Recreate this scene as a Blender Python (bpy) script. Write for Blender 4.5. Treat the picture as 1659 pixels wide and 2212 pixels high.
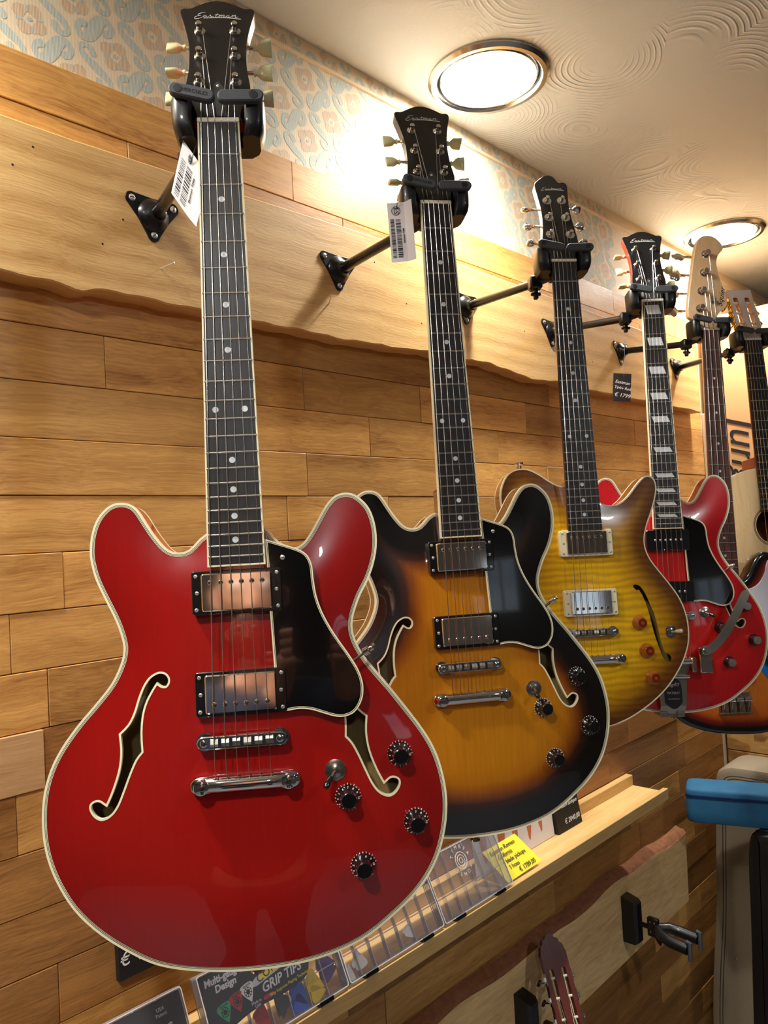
import bpy, bmesh, math, random
import numpy as np
from mathutils import Matrix, Vector
from mathutils.geometry import delaunay_2d_cdt

for o in list(bpy.data.objects):
    bpy.data.objects.remove(o)
random.seed(7)
scn = bpy.context.scene
C = scn.collection
H = 1.75                      # camera height above the floor; all scene heights are given relative to it
# ------------------------------------------------------------------ camera, world, exposure, lamp strengths
cam_d = bpy.data.cameras.new('camera')
cam = bpy.data.objects.new('camera', cam_d)
C.objects.link(cam)
scn.camera = cam
AX = Vector((0.694, 0.013, 0.720)); AY = Vector((-0.718, -0.060, 0.693)); AZ = Vector((-0.052, 0.998, 0.033))
# rows: world axes written as (right, up, forward) of the camera
R3 = Matrix(((AX.x, AX.y, -AX.z), (AY.x, AY.y, -AY.z), (AZ.x, AZ.y, -AZ.z)))
q = R3.to_quaternion()
cam.matrix_world = Matrix.Translation((0, 0, H)) @ q.to_matrix().to_4x4()
cam_d.sensor_fit = 'VERTICAL'
cam_d.sensor_height = 36.0
cam_d.lens = 36.0 * 1660.0 / 2212.0
cam_d.clip_start = 0.02
w = bpy.data.worlds.new('world'); scn.world = w; w.use_nodes = True
w.node_tree.nodes['Background'].inputs[0].default_value = (1.0, 0.86, 0.70, 1)
w.node_tree.nodes['Background'].inputs[1].default_value = 0.15
vs = scn.view_settings
vs.view_transform = 'Standard'; vs.look = 'None'; vs.gamma = 1.0; vs.use_curve_mapping = False
vs.exposure = 0.36
LENS = {'wall': 60.0, 'key': 60.0, 'room': 140.0}     # glow of the lit glass
LAMP = {'wall': 40.0, 'key': 55.0, 'room': 1.0}        # watts of each downlight's beam
LAMP_COL = {'wall': (1.0, 0.975, 0.925), 'key': (1.0, 0.975, 0.925), 'room': (0.96, 0.98, 1.0)}  # 'room' is the cool fill of the added lamps behind the camera
WALL_Y = 0.97; CEIL = 0.875; END_X = 2.508
# ------------------------------------------------------------------ mesh helpers
SX = Matrix.Scale(0.001, 4)

class MB:
    """collects shapes for one mesh object"""
    def __init__(s, X=None):
        s.v = []; s.f = []; s.m = []; s.X = X.copy() if X else Matrix.Identity(4); s.mi = 0; s.at = None
    def add(s, vs, fs):
        o = len(s.v); X = s.X
        s.v += [tuple(X @ Vector(p)) for p in vs]
        s.f += [tuple(i + o for i in f) for f in fs]
        s.m += [s.mi] * len(fs)
        return s
    def loft(s, rings, cap0=True, cap1=True, closed=True):
        n = len(rings[0]); vs = [p for r in rings for p in r]; fs = []
        for k in range(len(rings) - 1):
            a = k * n; b = a + n
            for i in range(n if closed else n - 1):
                j = (i + 1) % n
                fs.append((a + i, a + j, b + j, b + i))
        if closed and cap0: fs.append(tuple(range(n))[::-1])
        if closed and cap1: fs.append(tuple(range((len(rings) - 1) * n, len(rings) * n)))
        return s.add(vs, fs)
    def prism(s, poly, z0, z1, ch=0.0):
        r = [[(x, y, z0) for x, y in poly]]
        if ch > 0:
            ins = inset(poly, ch)
            r += [[(x, y, z1 - ch) for x, y in poly], [(x, y, z1) for x, y in ins]]
        else:
            r.append([(x, y, z1) for x, y in poly])
        return s.loft(r)
    def ring(s, outer, inner, z0, z1):
        return s.loft([[(x, y, z0) for x, y in outer], [(x, y, z1) for x, y in outer], [(x, y, z1) for x, y in inner],
                       [(x, y, z0) for x, y in inner], [(x, y, z0) for x, y in outer]], False, False)
    def strip(s, outer, inner, z):
        return s.loft([[(x, y, z) for x, y in outer], [(x, y, z) for x, y in inner]], False, False)
    def box(s, x0, x1, y0, y1, z0, z1, ch=0.0):
        x0, x1 = sorted((x0, x1)); y0, y1 = sorted((y0, y1)); z0, z1 = sorted((z0, z1))
        if ch <= 0:
            p = [(x0, y0), (x1, y0), (x1, y1), (x0, y1)]
            return s.prism(p, z0, z1)
        c = ch
        p = [(x0 + c, y0), (x1 - c, y0), (x1, y0 + c), (x1, y1 - c), (x1 - c, y1), (x0 + c, y1), (x0, y1 - c), (x0, y0 + c)]
        i = [(min(max(x, x0 + c), x1 - c), min(max(y, y0 + c), y1 - c)) for x, y in p]
        return s.loft([[(x, y, z0) for x, y in i], [(x, y, z0 + c) for x, y in p], [(x, y, z1 - c) for x, y in p], [(x, y, z1) for x, y in i]])
    def lathe(s, prof, n=20, ctr=(0, 0, 0), cap0=True, cap1=True):
        rs = []
        for r, z in prof:
            rs.append([(ctr[0] + r * math.cos(2 * math.pi * k / n), ctr[1] + r * math.sin(2 * math.pi * k / n), ctr[2] + z) for k in range(n)])
        return s.loft(rs, cap0, cap1)
    def tube(s, path, rad, n=8):
        P = [Vector(p) for p in path]; rs = []
        if not hasattr(rad, '__len__'): rad = [rad] * len(P)
        up = None
        for i, p in enumerate(P):
            t = (P[min(i + 1, len(P) - 1)] - P[max(i - 1, 0)])
            t = t.normalized() if t.length > 1e-9 else Vector((0, 0, 1))
            if up is None:
                up = t.orthogonal().normalized()
            up = (up - t * up.dot(t)).normalized()
            b = t.cross(up)
            rs.append([tuple(p + (up * math.cos(2 * math.pi * k / n) + b * math.sin(2 * math.pi * k / n)) * rad[i]) for k in range(n)])
        return s.loft(rs)
    def ribbon(s, pts, wd, z, th=0.2, taper=0.35):
        P = cr(pts, 5, False); L = []; Rr = []; n = len(P)
        for i, (x, y) in enumerate(P):
            a = P[max(i - 1, 0)]; b = P[min(i + 1, n - 1)]
            dx, dy = b[0] - a[0], b[1] - a[1]; l = math.hypot(dx, dy) or 1
            e = min(i, n - 1 - i) / max(1, n / 2)
            ww = 0.5 * wd * (taper + (1 - taper) * min(1, e * 2.2))
            L.append((x - dy / l * ww, y + dx / l * ww)); Rr.append((x + dy / l * ww, y - dx / l * ww))
        return s.loft([[(x, y, z) for x, y in L], [(x, y, z + th) for x, y in L], [(x, y, z + th) for x, y in Rr], [(x, y, z) for x, y in Rr]], closed=False)
    def mesh(s, name, mats, smooth=35):
        me = bpy.data.meshes.new(name)
        me.from_pydata(s.v, [], s.f)
        for m in (mats if isinstance(mats, (list, tuple)) else [mats]): me.materials.append(m)
        if max(s.m, default=0) > 0: me.polygons.foreach_set('material_index', s.m)
        bm = bmesh.new(); bm.from_mesh(me)
        bmesh.ops.recalc_face_normals(bm, faces=bm.faces)
        bm.to_mesh(me); bm.free()
        if smooth:
            me.shade_smooth(); me.set_sharp_from_angle(angle=math.radians(smooth))
        if s.at is not None:
            a = me.attributes.new('edge', 'FLOAT', 'POINT'); a.data.foreach_set('value', s.at)
        me.update()
        return me
    def build(s, name, mats, parent=None, smooth=35):
        return inst(name, s.mesh(name, mats, smooth), parent)

def inst(name, me, parent=None, mtx=None):
    o = bpy.data.objects.new(name, me); C.objects.link(o)
    if parent: o.parent = parent
    if mtx is not None: o.matrix_local = mtx
    return o

def T(x, y, z): return Matrix.Translation((x, y, z))
def RX(a): return Matrix.Rotation(math.radians(a), 4, 'X')
def RY(a): return Matrix.Rotation(math.radians(a), 4, 'Y')
def RZ(a): return Matrix.Rotation(math.radians(a), 4, 'Z')

def tag(o, label=None, cat=None, group=None, kind=None):
    if label: o['label'] = label
    if cat: o['category'] = cat
    if group: o['group'] = group
    if kind: o['kind'] = kind
    return o

def thing(name, label, cat, mtx, group=None):
    o = bpy.data.objects.new(name, None); C.objects.link(o); o.empty_display_size = 0.02
    o.matrix_world = mtx
    return tag(o, label, cat, group)

def cr(pts, n=4, closed=True, corners=()):
    P = [tuple(p) for p in pts]; N = len(P); out = []
    for i in range(N if closed else N - 1):
        p1 = P[i]; p2 = P[(i + 1) % N]
        p0 = P[(i - 1) % N] if (closed or i > 0) else p1
        p3 = P[(i + 2) % N] if (closed or i + 2 < N) else p2
        if i in corners: p0 = p1
        if (i + 1) % N in corners: p3 = p2
        for k in range(n):
            t = k / n; t2 = t * t; t3 = t2 * t
            out.append(tuple(0.5 * (2 * b + (c - a) * t + (2 * a - 5 * b + 4 * c - d) * t2 + (3 * b - a - 3 * c + d) * t3)
                             for a, b, c, d in zip(p0, p1, p2, p3)))
    if not closed: out.append(P[-1])
    return out

def area(p): return 0.5 * sum(p[i][0] * p[(i + 1) % len(p)][1] - p[(i + 1) % len(p)][0] * p[i][1] for i in range(len(p)))

def inset(poly, d):
    """move a closed outline inward by d (outward when d < 0)"""
    n = len(poly); s = 1 if area(poly) > 0 else -1; out = []
    for i in range(n):
        a = poly[i - 1]; b = poly[i]; c = poly[(i + 1) % n]
        e1 = Vector((b[0] - a[0], b[1] - a[1])); e2 = Vector((c[0] - b[0], c[1] - b[1]))
        if e1.length < 1e-9: e1 = e2
        if e2.length < 1e-9: e2 = e1
        n1 = Vector((-e1.y, e1.x)).normalized() * s; n2 = Vector((-e2.y, e2.x)).normalized() * s
        m = n1 + n2
        if m.length < 1e-6: m = n1
        m.normalize()
        k = d / max(0.5, m.dot(n1))
        out.append((b[0] + m.x * k, b[1] + m.y * k))
    return out

def rr(w, h, r, n=4, cx=0, cy=0):
    p = []
    for sx, sy, a0 in ((1, 1, 0), (-1, 1, 90), (-1, -1, 180), (1, -1, 270)):
        for k in range(n + 1):
            a = math.radians(a0 + 90 * k / n)
            p.append((cx + sx * (w / 2 - r) + r * math.cos(a), cy + sy * (h / 2 - r) + r * math.sin(a)))
    return p

def circ(r, n=20, cx=0, cy=0): return [(cx + r * math.cos(2 * math.pi * k / n), cy + r * math.sin(2 * math.pi * k / n)) for k in range(n)]

def capsule(a, b, r, n=8):
    a = Vector(a); b = Vector(b); d = (b - a).normalized(); t = math.atan2(d.y, d.x); p = []
    for k in range(n + 1):
        q_ = t - math.pi / 2 + math.pi * k / n; p.append((b.x + r * math.cos(q_), b.y + r * math.sin(q_)))
    for k in range(n + 1):
        q_ = t + math.pi / 2 + math.pi * k / n; p.append((a.x + r * math.cos(q_), a.y + r * math.sin(q_)))
    return p

def seg_dist(P, poly):
    P = np.asarray(P, float); A = np.asarray(poly, float); B = np.roll(A, -1, 0); d = np.full(len(P), 1e9)
    for a, b in zip(A, B):
        e = b - a; l2 = e @ e + 1e-12
        t = np.clip(((P - a) @ e) / l2, 0, 1)
        d = np.minimum(d, np.hypot(*(P - (a + t[:, None] * e)).T))
    return d

def inside(P, poly):
    P = np.asarray(P, float); A = np.asarray(poly, float); B = np.roll(A, -1, 0); c = np.zeros(len(P), bool)
    for (x1, y1), (x2, y2) in zip(A, B):
        if y1 == y2: continue
        m = (y1 > P[:, 1]) != (y2 > P[:, 1])
        c ^= m & (P[:, 0] < (x2 - x1) * (P[:, 1] - y1) / (y2 - y1) + x1)
    return c

def plate(outer, holes, step):
    """triangulated flat region with holes: 2-D points and triangles"""
    xs = np.array(outer)
    gx, gy = np.meshgrid(np.arange(xs[:, 0].min(), xs[:, 0].max(), step), np.arange(xs[:, 1].min(), xs[:, 1].max(), step))
    g = np.stack([gx.ravel(), gy.ravel()], 1)
    g[:, 0] += (np.round(g[:, 1] / step) % 2) * step * 0.5
    keep = inside(g, outer) & (seg_dist(g, outer) > step * 0.6)
    for h in holes: keep &= (~inside(g, h)) & (seg_dist(g, h) > step * 0.5)
    pts = []; ed = []
    for poly in [outer] + list(holes):
        o = len(pts); n = len(poly); pts += [tuple(p) for p in poly]
        ed += [(o + i, o + (i + 1) % n) for i in range(n)]
    pts += [tuple(p) for p in g[keep]]
    r = delaunay_2d_cdt([Vector(p) for p in pts], ed, [], 0, 1e-4)
    V = np.array([tuple(p) for p in r[0]]); F = [tuple(f) for f in r[2]]
    cen = np.array([V[list(f)].mean(0) for f in F])
    ok = inside(cen, outer)
    for h in holes: ok &= ~inside(cen, h)
    return V, [f for f, k in zip(F, ok) if k]

TXT = {}
def text_mesh(s, size, mat, shear=0.0, depth=0.0002, space=1.0, bold=0.0):
    key = (s, size, mat.name, shear, space, bold)
    if key not in TXT:
        cu = bpy.data.curves.new('lettering', 'FONT'); cu.body = s; cu.size = size; cu.shear = shear
        cu.align_x = 'CENTER'; cu.align_y = 'CENTER'; cu.extrude = depth; cu.resolution_u = 3; cu.space_character = space; cu.offset = bold
        ob = bpy.data.objects.new('lettering', cu); C.objects.link(ob)
        bpy.context.view_layer.update()
        me = bpy.data.meshes.new_from_object(ob.evaluated_get(bpy.context.evaluated_depsgraph_get()))
        bpy.data.objects.remove(ob)
        me.materials.clear(); me.materials.append(mat)
        TXT[key] = me
    return TXT[key]

def text(name, s, size, mat, parent, mtx, shear=0.0, space=1.0, bold=0.0):
    return inst(name, text_mesh(s, size, mat, shear, 0.0002, space, bold), parent, mtx)

# ------------------------------------------------------------------ materials
def lin(c):
    return tuple((x / 12.92 if x <= 0.04045 else ((x + 0.055) / 1.055) ** 2.4) for x in [k / 255 for k in c])

def new_mat(name):
    m = bpy.data.materials.new(name); m.use_nodes = True
    nt = m.node_tree; return m, nt, nt.nodes['Principled BSDF']

def nd(nt, typ, **kw):
    n = nt.nodes.new(typ)
    for k, v in kw.items():
        if k.startswith('i_'):
            key = k[2:]
            n.inputs[int(key) if key.isdigit() else key.replace('_', ' ')].default_value = v
        else: setattr(n, k, v)
    return n

def setb(b, rough=0.5, metal=0.0, coat=0.0, coat_r=0.03, spec=0.5, trans=0.0, ior=1.45, sss=0.0):
    b.inputs['Roughness'].default_value = rough; b.inputs['Metallic'].default_value = metal
    b.inputs['Coat Weight'].default_value = coat; b.inputs['Coat Roughness'].default_value = coat_r
    b.inputs['Specular IOR Level'].default_value = spec; b.inputs['Transmission Weight'].default_value = trans
    b.inputs['IOR'].default_value = ior
    if sss: b.inputs['Subsurface Weight'].default_value = sss; b.inputs['Subsurface Radius'].default_value = (0.01, 0.008, 0.005)

def flat(name, rgb, rough=0.5, metal=0.0, coat=0.0, var=0.06, scale=60.0, bump=0.0, **k):
    """plain colour with slight procedural mottling"""
    m, nt, b = new_mat(name); setb(b, rough, metal, coat, **k)
    c = lin(rgb)
    tc = nd(nt, 'ShaderNodeTexCoord'); no = nd(nt, 'ShaderNodeTexNoise', i_Scale=scale, i_Detail=3.0)
    nt.links.new(tc.outputs['Object'], no.inputs['Vector'])
    mx = nd(nt, 'ShaderNodeMix', data_type='RGBA')
    mx.inputs[6].default_value = (*[x * (1 - var) for x in c], 1); mx.inputs[7].default_value = (*[min(1, x * (1 + var)) for x in c], 1)
    nt.links.new(no.outputs['Fac'], mx.inputs[0]); nt.links.new(mx.outputs[2], b.inputs['Base Color'])
    if bump:
        bp = nd(nt, 'ShaderNodeBump', i_Strength=bump, i_Distance=0.001)
        nt.links.new(no.outputs['Fac'], bp.inputs['Height']); nt.links.new(bp.outputs[0], b.inputs['Normal'])
    return m

def ramp(nt, stops, interp='LINEAR'):
    r = nd(nt, 'ShaderNodeValToRGB'); e = r.color_ramp; e.interpolation = interp
    while len(e.elements) < len(stops): e.elements.new(0.5)
    for el, (p, c) in zip(e.elements, stops): el.position = p; el.color = (*c, 1)
    return r

def wood(name, dark, light, axis=0, coarse=14.0, fine=160.0, rough=0.45, coat=0.0, bump=0.25, rand=0.16, knots=0.0, stretch=0.06, rings=0.0):
    m, nt, b = new_mat(name); setb(b, rough, 0, coat); L = nt.links.new
    tc = nd(nt, 'ShaderNodeTexCoord'); oi = nd(nt, 'ShaderNodeObjectInfo')
    sc = nd(nt, 'ShaderNodeVectorMath', operation='SCALE'); sc.inputs[0].default_value = (13.1, 7.7, 5.3); L(oi.outputs['Random'], sc.inputs['Scale'])
    ad = nd(nt, 'ShaderNodeVectorMath', operation='ADD'); L(tc.outputs['Object'], ad.inputs[0]); L(sc.outputs[0], ad.inputs[1])
    s = [1.0, 1.0, 1.0]; s[axis] = stretch
    mp = nd(nt, 'ShaderNodeMapping'); mp.inputs['Scale'].default_value = s; L(ad.outputs[0], mp.inputs['Vector'])
    wob = nd(nt, 'ShaderNodeTexNoise', i_Scale=9.0, i_Detail=2.0); L(ad.outputs[0], wob.inputs['Vector'])
    wsc = nd(nt, 'ShaderNodeVectorMath', operation='SCALE'); wsc.inputs['Scale'].default_value = 0.02; L(wob.outputs['Color'], wsc.inputs[0])
    ad2 = nd(nt, 'ShaderNodeVectorMath', operation='ADD'); L(mp.outputs[0], ad2.inputs[0]); L(wsc.outputs[0], ad2.inputs[1])
    n1 = nd(nt, 'ShaderNodeTexNoise', i_Scale=coarse, i_Detail=5.0, i_Roughness=0.6); L(ad2.outputs[0], n1.inputs['Vector'])
    n2 = nd(nt, 'ShaderNodeTexNoise', i_Scale=fine, i_Detail=3.0, i_Roughness=0.6); L(ad2.outputs[0], n2.inputs['Vector'])
    mm = nd(nt, 'ShaderNodeMath', operation='MULTIPLY_ADD'); mm.inputs[1].default_value = 0.45; L(n2.outputs['Fac'], mm.inputs[0])
    mu = nd(nt, 'ShaderNodeMath', operation='MULTIPLY'); mu.inputs[1].default_value = 0.75; L(n1.outputs['Fac'], mu.inputs[0]); L(mu.outputs[0], mm.inputs[2])
    h = mm.outputs[0]
    if rings:
        wv = nd(nt, 'ShaderNodeTexWave', bands_direction='Z', i_Scale=rings, i_Distortion=6.0, i_Detail=2.0); wv.inputs['Detail Scale'].default_value = 1.2
        L(ad2.outputs[0], wv.inputs['Vector'])
        m3 = nd(nt, 'ShaderNodeMath', operation='MULTIPLY_ADD'); m3.inputs[1].default_value = 0.16; L(wv.outputs['Fac'], m3.inputs[0]); L(h, m3.inputs[2])
        m4 = nd(nt, 'ShaderNodeMath', operation='SUBTRACT'); m4.inputs[1].default_value = 0.08; L(m3.outputs[0], m4.inputs[0]); h = m4.outputs[0]
    cd, cl = lin(dark), lin(light)
    rp = ramp(nt, [(0.36, cd), (0.52, tuple(a * .5 + b_ * .5 for a, b_ in zip(cd, cl))), (0.74, cl)]); L(h, rp.inputs['Fac'])
    col = rp.outputs['Color']
    if knots:
        vo = nd(nt, 'ShaderNodeTexVoronoi', i_Scale=knots); mp2 = nd(nt, 'ShaderNodeMapping'); s2 = [1.0, 1.0, 1.0]; s2[axis] = 0.6
        mp2.inputs['Scale'].default_value = s2; L(ad.outputs[0], mp2.inputs['Vector']); L(mp2.outputs[0], vo.inputs['Vector'])
        k = ramp(nt, [(0.03, (0.10, 0.06, 0.04)), (0.075, (0.55, 0.5, 0.45)), (0.17, (1, 1, 1))]); L(vo.outputs['Distance'], k.inputs['Fac'])
        mk = nd(nt, 'ShaderNodeMix', data_type='RGBA', blend_type='MULTIPLY'); mk.inputs[0].default_value = 0.85
        L(col, mk.inputs[6]); L(k.outputs['Color'], mk.inputs[7]); col = mk.outputs[2]
    hs = nd(nt, 'ShaderNodeHueSaturation'); L(col, hs.inputs['Color'])
    mr = nd(nt, 'ShaderNodeMapRange'); mr.inputs['To Min'].default_value = 1 - rand; mr.inputs['To Max'].default_value = 1 + rand
    L(oi.outputs['Random'], mr.inputs['Value']); L(mr.outputs[0], hs.inputs['Value'])
    L(hs.outputs[0], b.inputs['Base Color'])
    bp = nd(nt, 'ShaderNodeBump', i_Strength=bump, i_Distance=0.0012); L(h, bp.inputs['Height']); L(bp.outputs[0], b.inputs['Normal'])
    return m

def finish(name, stops, rough=0.22, grain=0.12, flame=0.0, coat=1.0):
    """lacquered guitar top; colour runs with the distance from the edge (sprayed burst), fine grain along the neck"""
    m, nt, b = new_mat(name); setb(b, rough, 0, coat, 0.02); L = nt.links.new
    at = nd(nt, 'ShaderNodeAttribute', attribute_name='edge'); tc = nd(nt, 'ShaderNodeTexCoord')
    mp = nd(nt, 'ShaderNodeMapping'); mp.inputs['Scale'].default_value = (1.0, 0.05, 0.3); L(tc.outputs['Object'], mp.inputs['Vector'])
    no = nd(nt, 'ShaderNodeTexNoise', i_Scale=240.0, i_Detail=4.0, i_Roughness=0.7); L(mp.outputs[0], no.inputs['Vector'])
    no2 = nd(nt, 'ShaderNodeTexNoise', i_Scale=12.0, i_Detail=2.0); L(tc.outputs['Object'], no2.inputs['Vector'])
    a1 = nd(nt, 'ShaderNodeMath', operation='MULTIPLY_ADD'); a1.inputs[1].default_value = 0.12; L(no2.outputs['Fac'], a1.inputs[0]); L(at.outputs['Fac'], a1.inputs[2])
    a2 = nd(nt, 'ShaderNodeMath', operation='SUBTRACT'); a2.inputs[1].default_value = 0.06; L(a1.outputs[0], a2.inputs[0])
    rp = ramp(nt, stops); L(a2.outputs[0], rp.inputs['Fac'])
    mr = nd(nt, 'ShaderNodeMapRange'); mr.inputs['From Min'].default_value = 0.3; mr.inputs['From Max'].default_value = 0.7
    mr.inputs['To Min'].default_value = 1 - grain; mr.inputs['To Max'].default_value = 1 + grain; L(no.outputs['Fac'], mr.inputs['Value'])
    val = mr.outputs[0]
    if flame:
        mf = nd(nt, 'ShaderNodeMapping'); mf.inputs['Scale'].default_value = (0.35, 1.0, 0.3); L(tc.outputs['Object'], mf.inputs['Vector'])
        wv = nd(nt, 'ShaderNodeTexWave', bands_direction='Y', i_Scale=28.0, i_Distortion=5.0, i_Detail=2.0); wv.inputs['Detail Scale'].default_value = 1.6
        L(mf.outputs[0], wv.inputs['Vector'])
        m2 = nd(nt, 'ShaderNodeMapRange'); m2.inputs['To Min'].default_value = 1 - flame; m2.inputs['To Max'].default_value = 1 + flame; L(wv.outputs['Fac'], m2.inputs['Value'])
        mm = nd(nt, 'ShaderNodeMath', operation='MULTIPLY'); L(val, mm.inputs[0]); L(m2.outputs[0], mm.inputs[1]); val = mm.outputs[0]
    hs = nd(nt, 'ShaderNodeHueSaturation'); L(rp.outputs['Color'], hs.inputs['Color']); L(val, hs.inputs['Value'])
    L(hs.outputs[0], b.inputs['Base Color'])
    return m

M = {}
M['oak'] = wood('oak_plank', (138, 84, 34), (226, 172, 96), 0, rough=0.42, knots=3.2, rand=0.2, coarse=26.0, fine=330.0, bump=0.4)
M['oak_dark'] = wood('dark_oak_plank', (100, 62, 28), (182, 128, 68), 0, rough=0.42, knots=3.6, rand=0.2, coarse=20.0, fine=330.0, bump=0.45)
M['board'] = wood('live_edge_board', (186, 138, 76), (226, 184, 120), 0, rough=0.5, knots=3.5, rand=0.0, stretch=0.05, rings=9.0, bump=0.5, coarse=16.0, fine=420.0)
M['board2'] = wood('pale_live_edge_board', (176, 122, 66), (250, 214, 152), 0, rough=0.5, knots=2.6, rand=0.0, stretch=0.14, coarse=9.0, fine=120.0)
M['pale_plank'] = wood('pale_oak_plank', (164, 122, 78), (212, 168, 116), 0, rough=0.4, rand=0.0, coarse=22.0, fine=330.0)
M['bark'] = flat('bark', (140, 90, 60), 0.9, var=0.5, scale=70, bump=0.9)
M['shelf'] = wood('shelf_oak', (190, 146, 84), (228, 190, 124), 0, rough=0.5, rand=0.05, coarse=18.0)
M['osb'] = None
M['cream'] = flat('cream_binding', (238, 228, 190), 0.35, coat=0.5, var=0.03)
M['white'] = flat('white_plastic', (235, 232, 226), 0.35, var=0.02)
M['black'] = flat('black_plastic', (12, 12, 13), 0.22, coat=0.6, var=0.1)
M['gloss'] = flat('black_gloss_guard', (7, 7, 8), 0.12, coat=1.0, var=0.05)
M['rubber'] = flat('grey_rubber', (66, 68, 72), 0.6, var=0.1, bump=0.1, scale=400)
M['hanger'] = flat('black_hanger', (16, 16, 17), 0.38, coat=0.2, var=0.15)
M['disc'] = flat('dark_pivot', (22, 22, 24), 0.5)
M['steel'] = flat('black_steel', (18, 18, 19), 0.3, metal=0.3, coat=0.3)
M['chrome'] = flat('chrome', (222, 220, 216), 0.07, metal=1.0, var=0.02)
M['nickel'] = flat('worn_nickel', (196, 190, 178), 0.2, metal=1.0, var=0.05)
M['satin'] = flat('satin_aluminium', (170, 164, 152), 0.34, metal=1.0, var=0.05)
M['gold'] = flat('gold_plate', (226, 184, 96), 0.16, metal=1.0, var=0.04)
M['bronze'] = flat('bronze_string', (214, 190, 150), 0.25, metal=1.0)
M['screw'] = flat('zinc_screw', (225, 222, 216), 0.3, metal=0.7)
M['string'] = flat('steel_string', (206, 202, 196), 0.22, metal=1.0, var=0.05)
M['ebony'] = wood('ebony', (14, 12, 11), (38, 34, 32), 1, rough=0.38, rand=0.05, coarse=40.0, fine=300.0, bump=0.1)
M['rosewood'] = wood('rosewood', (46, 26, 20), (92, 58, 46), 1, rough=0.5, rand=0.05, coarse=40.0, fine=300.0, bump=0.2)
M['maple'] = wood('maple', (206, 166, 118), (232, 200, 156), 1, rough=0.3, coat=0.5, rand=0.0, coarse=22.0, bump=0.05)
M['fret'] = flat('fret_wire', (210, 204, 192), 0.18, metal=1.0)
M['pearl'] = flat('pearl_inlay', (214, 216, 218), 0.2, var=0.2, scale=160, coat=0.4)
M['bone'] = flat('bone_nut', (236, 226, 204), 0.4)
M['facing'] = flat('satin_black_headstock', (17, 17, 18), 0.32, coat=0.15, var=0.1)
M['truss'] = flat('truss_cover', (46, 46, 47), 0.4)
M['keystone'] = flat('aged_tuner_button', (206, 200, 150), 0.25, coat=0.5, var=0.08, sss=0.2)
M['hollow'] = wood('bare_maple_inside', (138, 112, 62), (176, 148, 88), 1, rough=0.7, rand=0.0)
M['label'] = flat('paper_label', (196, 184, 140), 0.8)
M['paper'] = flat('white_paper', (232, 228, 230), 0.6, var=0.02)
M['ink'] = flat('black_ink', (24, 22, 24), 0.6)
M['grey_ink'] = flat('grey_ink', (120, 116, 122), 0.6)
M['chalk'] = flat('chalk', (226, 224, 222), 0.8)
M['slate'] = flat('blackboard', (30, 27, 26), 0.6, var=0.15)
M['yellow'] = flat('yellow_note', (246, 226, 40), 0.6, var=0.03)
M['orange'] = flat('orange_print', (206, 116, 74), 0.6, var=0.25, scale=200)
M['card'] = flat('cardboard', (196, 154, 104), 0.75, var=0.05, scale=25)
M['strip'] = flat('pale_foam', (214, 190, 160), 0.7)
M['blue'] = flat('blue_case_cloth', (40, 102, 140), 0.75, var=0.22, scale=30, bump=0.3)
M['navy'] = flat('navy_piping', (18, 44, 96), 0.5)
M['greycase'] = flat('taupe_case_vinyl', (150, 136, 112), 0.55, var=0.06, scale=300, bump=0.25)
M['stitch'] = flat('dark_stitch', (70, 60, 48), 0.8)
M['blackcase'] = flat('black_case', (26, 26, 28), 0.5, var=0.1, scale=200, bump=0.2)
M['filmblue'] = flat('blue_protective_film', (20, 116, 190), 0.2, coat=0.6)
M['pgwhite'] = flat('white_pickguard', (214, 212, 222), 0.25, coat=0.5)
M['amberknob'] = None
M['floor'] = flat('grey_floor_tile', (138, 140, 144), 0.5, var=0.06, scale=6)
M['plaster'] = flat('brown_grey_plaster', (84, 77, 70), 0.8, var=0.05, scale=8)
M['dark'] = flat('dark_interior', (20, 16, 12), 0.9)
M['red_side'] = finish('orange_red_sides', [(0, lin((196, 62, 30))), (1, lin((196, 62, 30)))], grain=0.15)
M['sun_side'] = finish('brown_sides', [(0, lin((104, 62, 30))), (1, lin((104, 62, 30)))], grain=0.2)
M['amber_side'] = finish('amber_brown_sides', [(0, lin((140, 84, 40))), (1, lin((140, 84, 40)))], grain=0.2)
M['cherry_side'] = finish('cherry_sides', [(0, lin((150, 22, 22))), (1, lin((150, 22, 22)))], grain=0.15)
M['head_red'] = finish('red_headstock_sides', [(0, lin((204, 58, 40))), (1, lin((204, 58, 40)))])
M['red'] = finish('cherry_red_top', [(0, lin((136, 13, 10))), (0.5, lin((148, 16, 12))), (1, lin((154, 19, 13)))], grain=0.05)
M['cherry'] = finish('deep_cherry_top', [(0, lin((182, 18, 26))), (0.5, lin((200, 24, 28))), (1, lin((208, 32, 28)))], grain=0.08)
M['sun'] = finish('tobacco_sunburst', [(0, lin((10, 7, 6))), (0.34, lin((14, 8, 6))), (0.47, lin((56, 22, 7))), (0.62, lin((136, 70, 10))), (0.78, lin((176, 106, 12))), (1.0, lin((184, 116, 15)))], grain=0.10)
M['amber'] = finish('amber_flame', [(0, lin((92, 50, 16))), (0.18, lin((120, 72, 18))), (0.45, lin((190, 132, 12))), (0.75, lin((224, 168, 14))), (1, lin((230, 176, 20)))], grain=0.06, flame=0.16)
M['bassburst'] = finish('three_tone_burst', [(0, lin((12, 8, 8))), (0.2, lin((14, 9, 8))), (0.36, lin((120, 30, 12))), (0.55, lin((190, 92, 24))), (1, lin((204, 112, 34)))], grain=0.08)
M['bassblack'] = flat('black_lacquer', (12, 9, 9), 0.1, coat=1.0)
M['spruce'] = wood('spruce_top', (218, 182, 126), (240, 212, 162), 1, rough=0.35, coat=0.3, coarse=60.0, fine=400.0, bump=0.03, rand=0.0)
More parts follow.
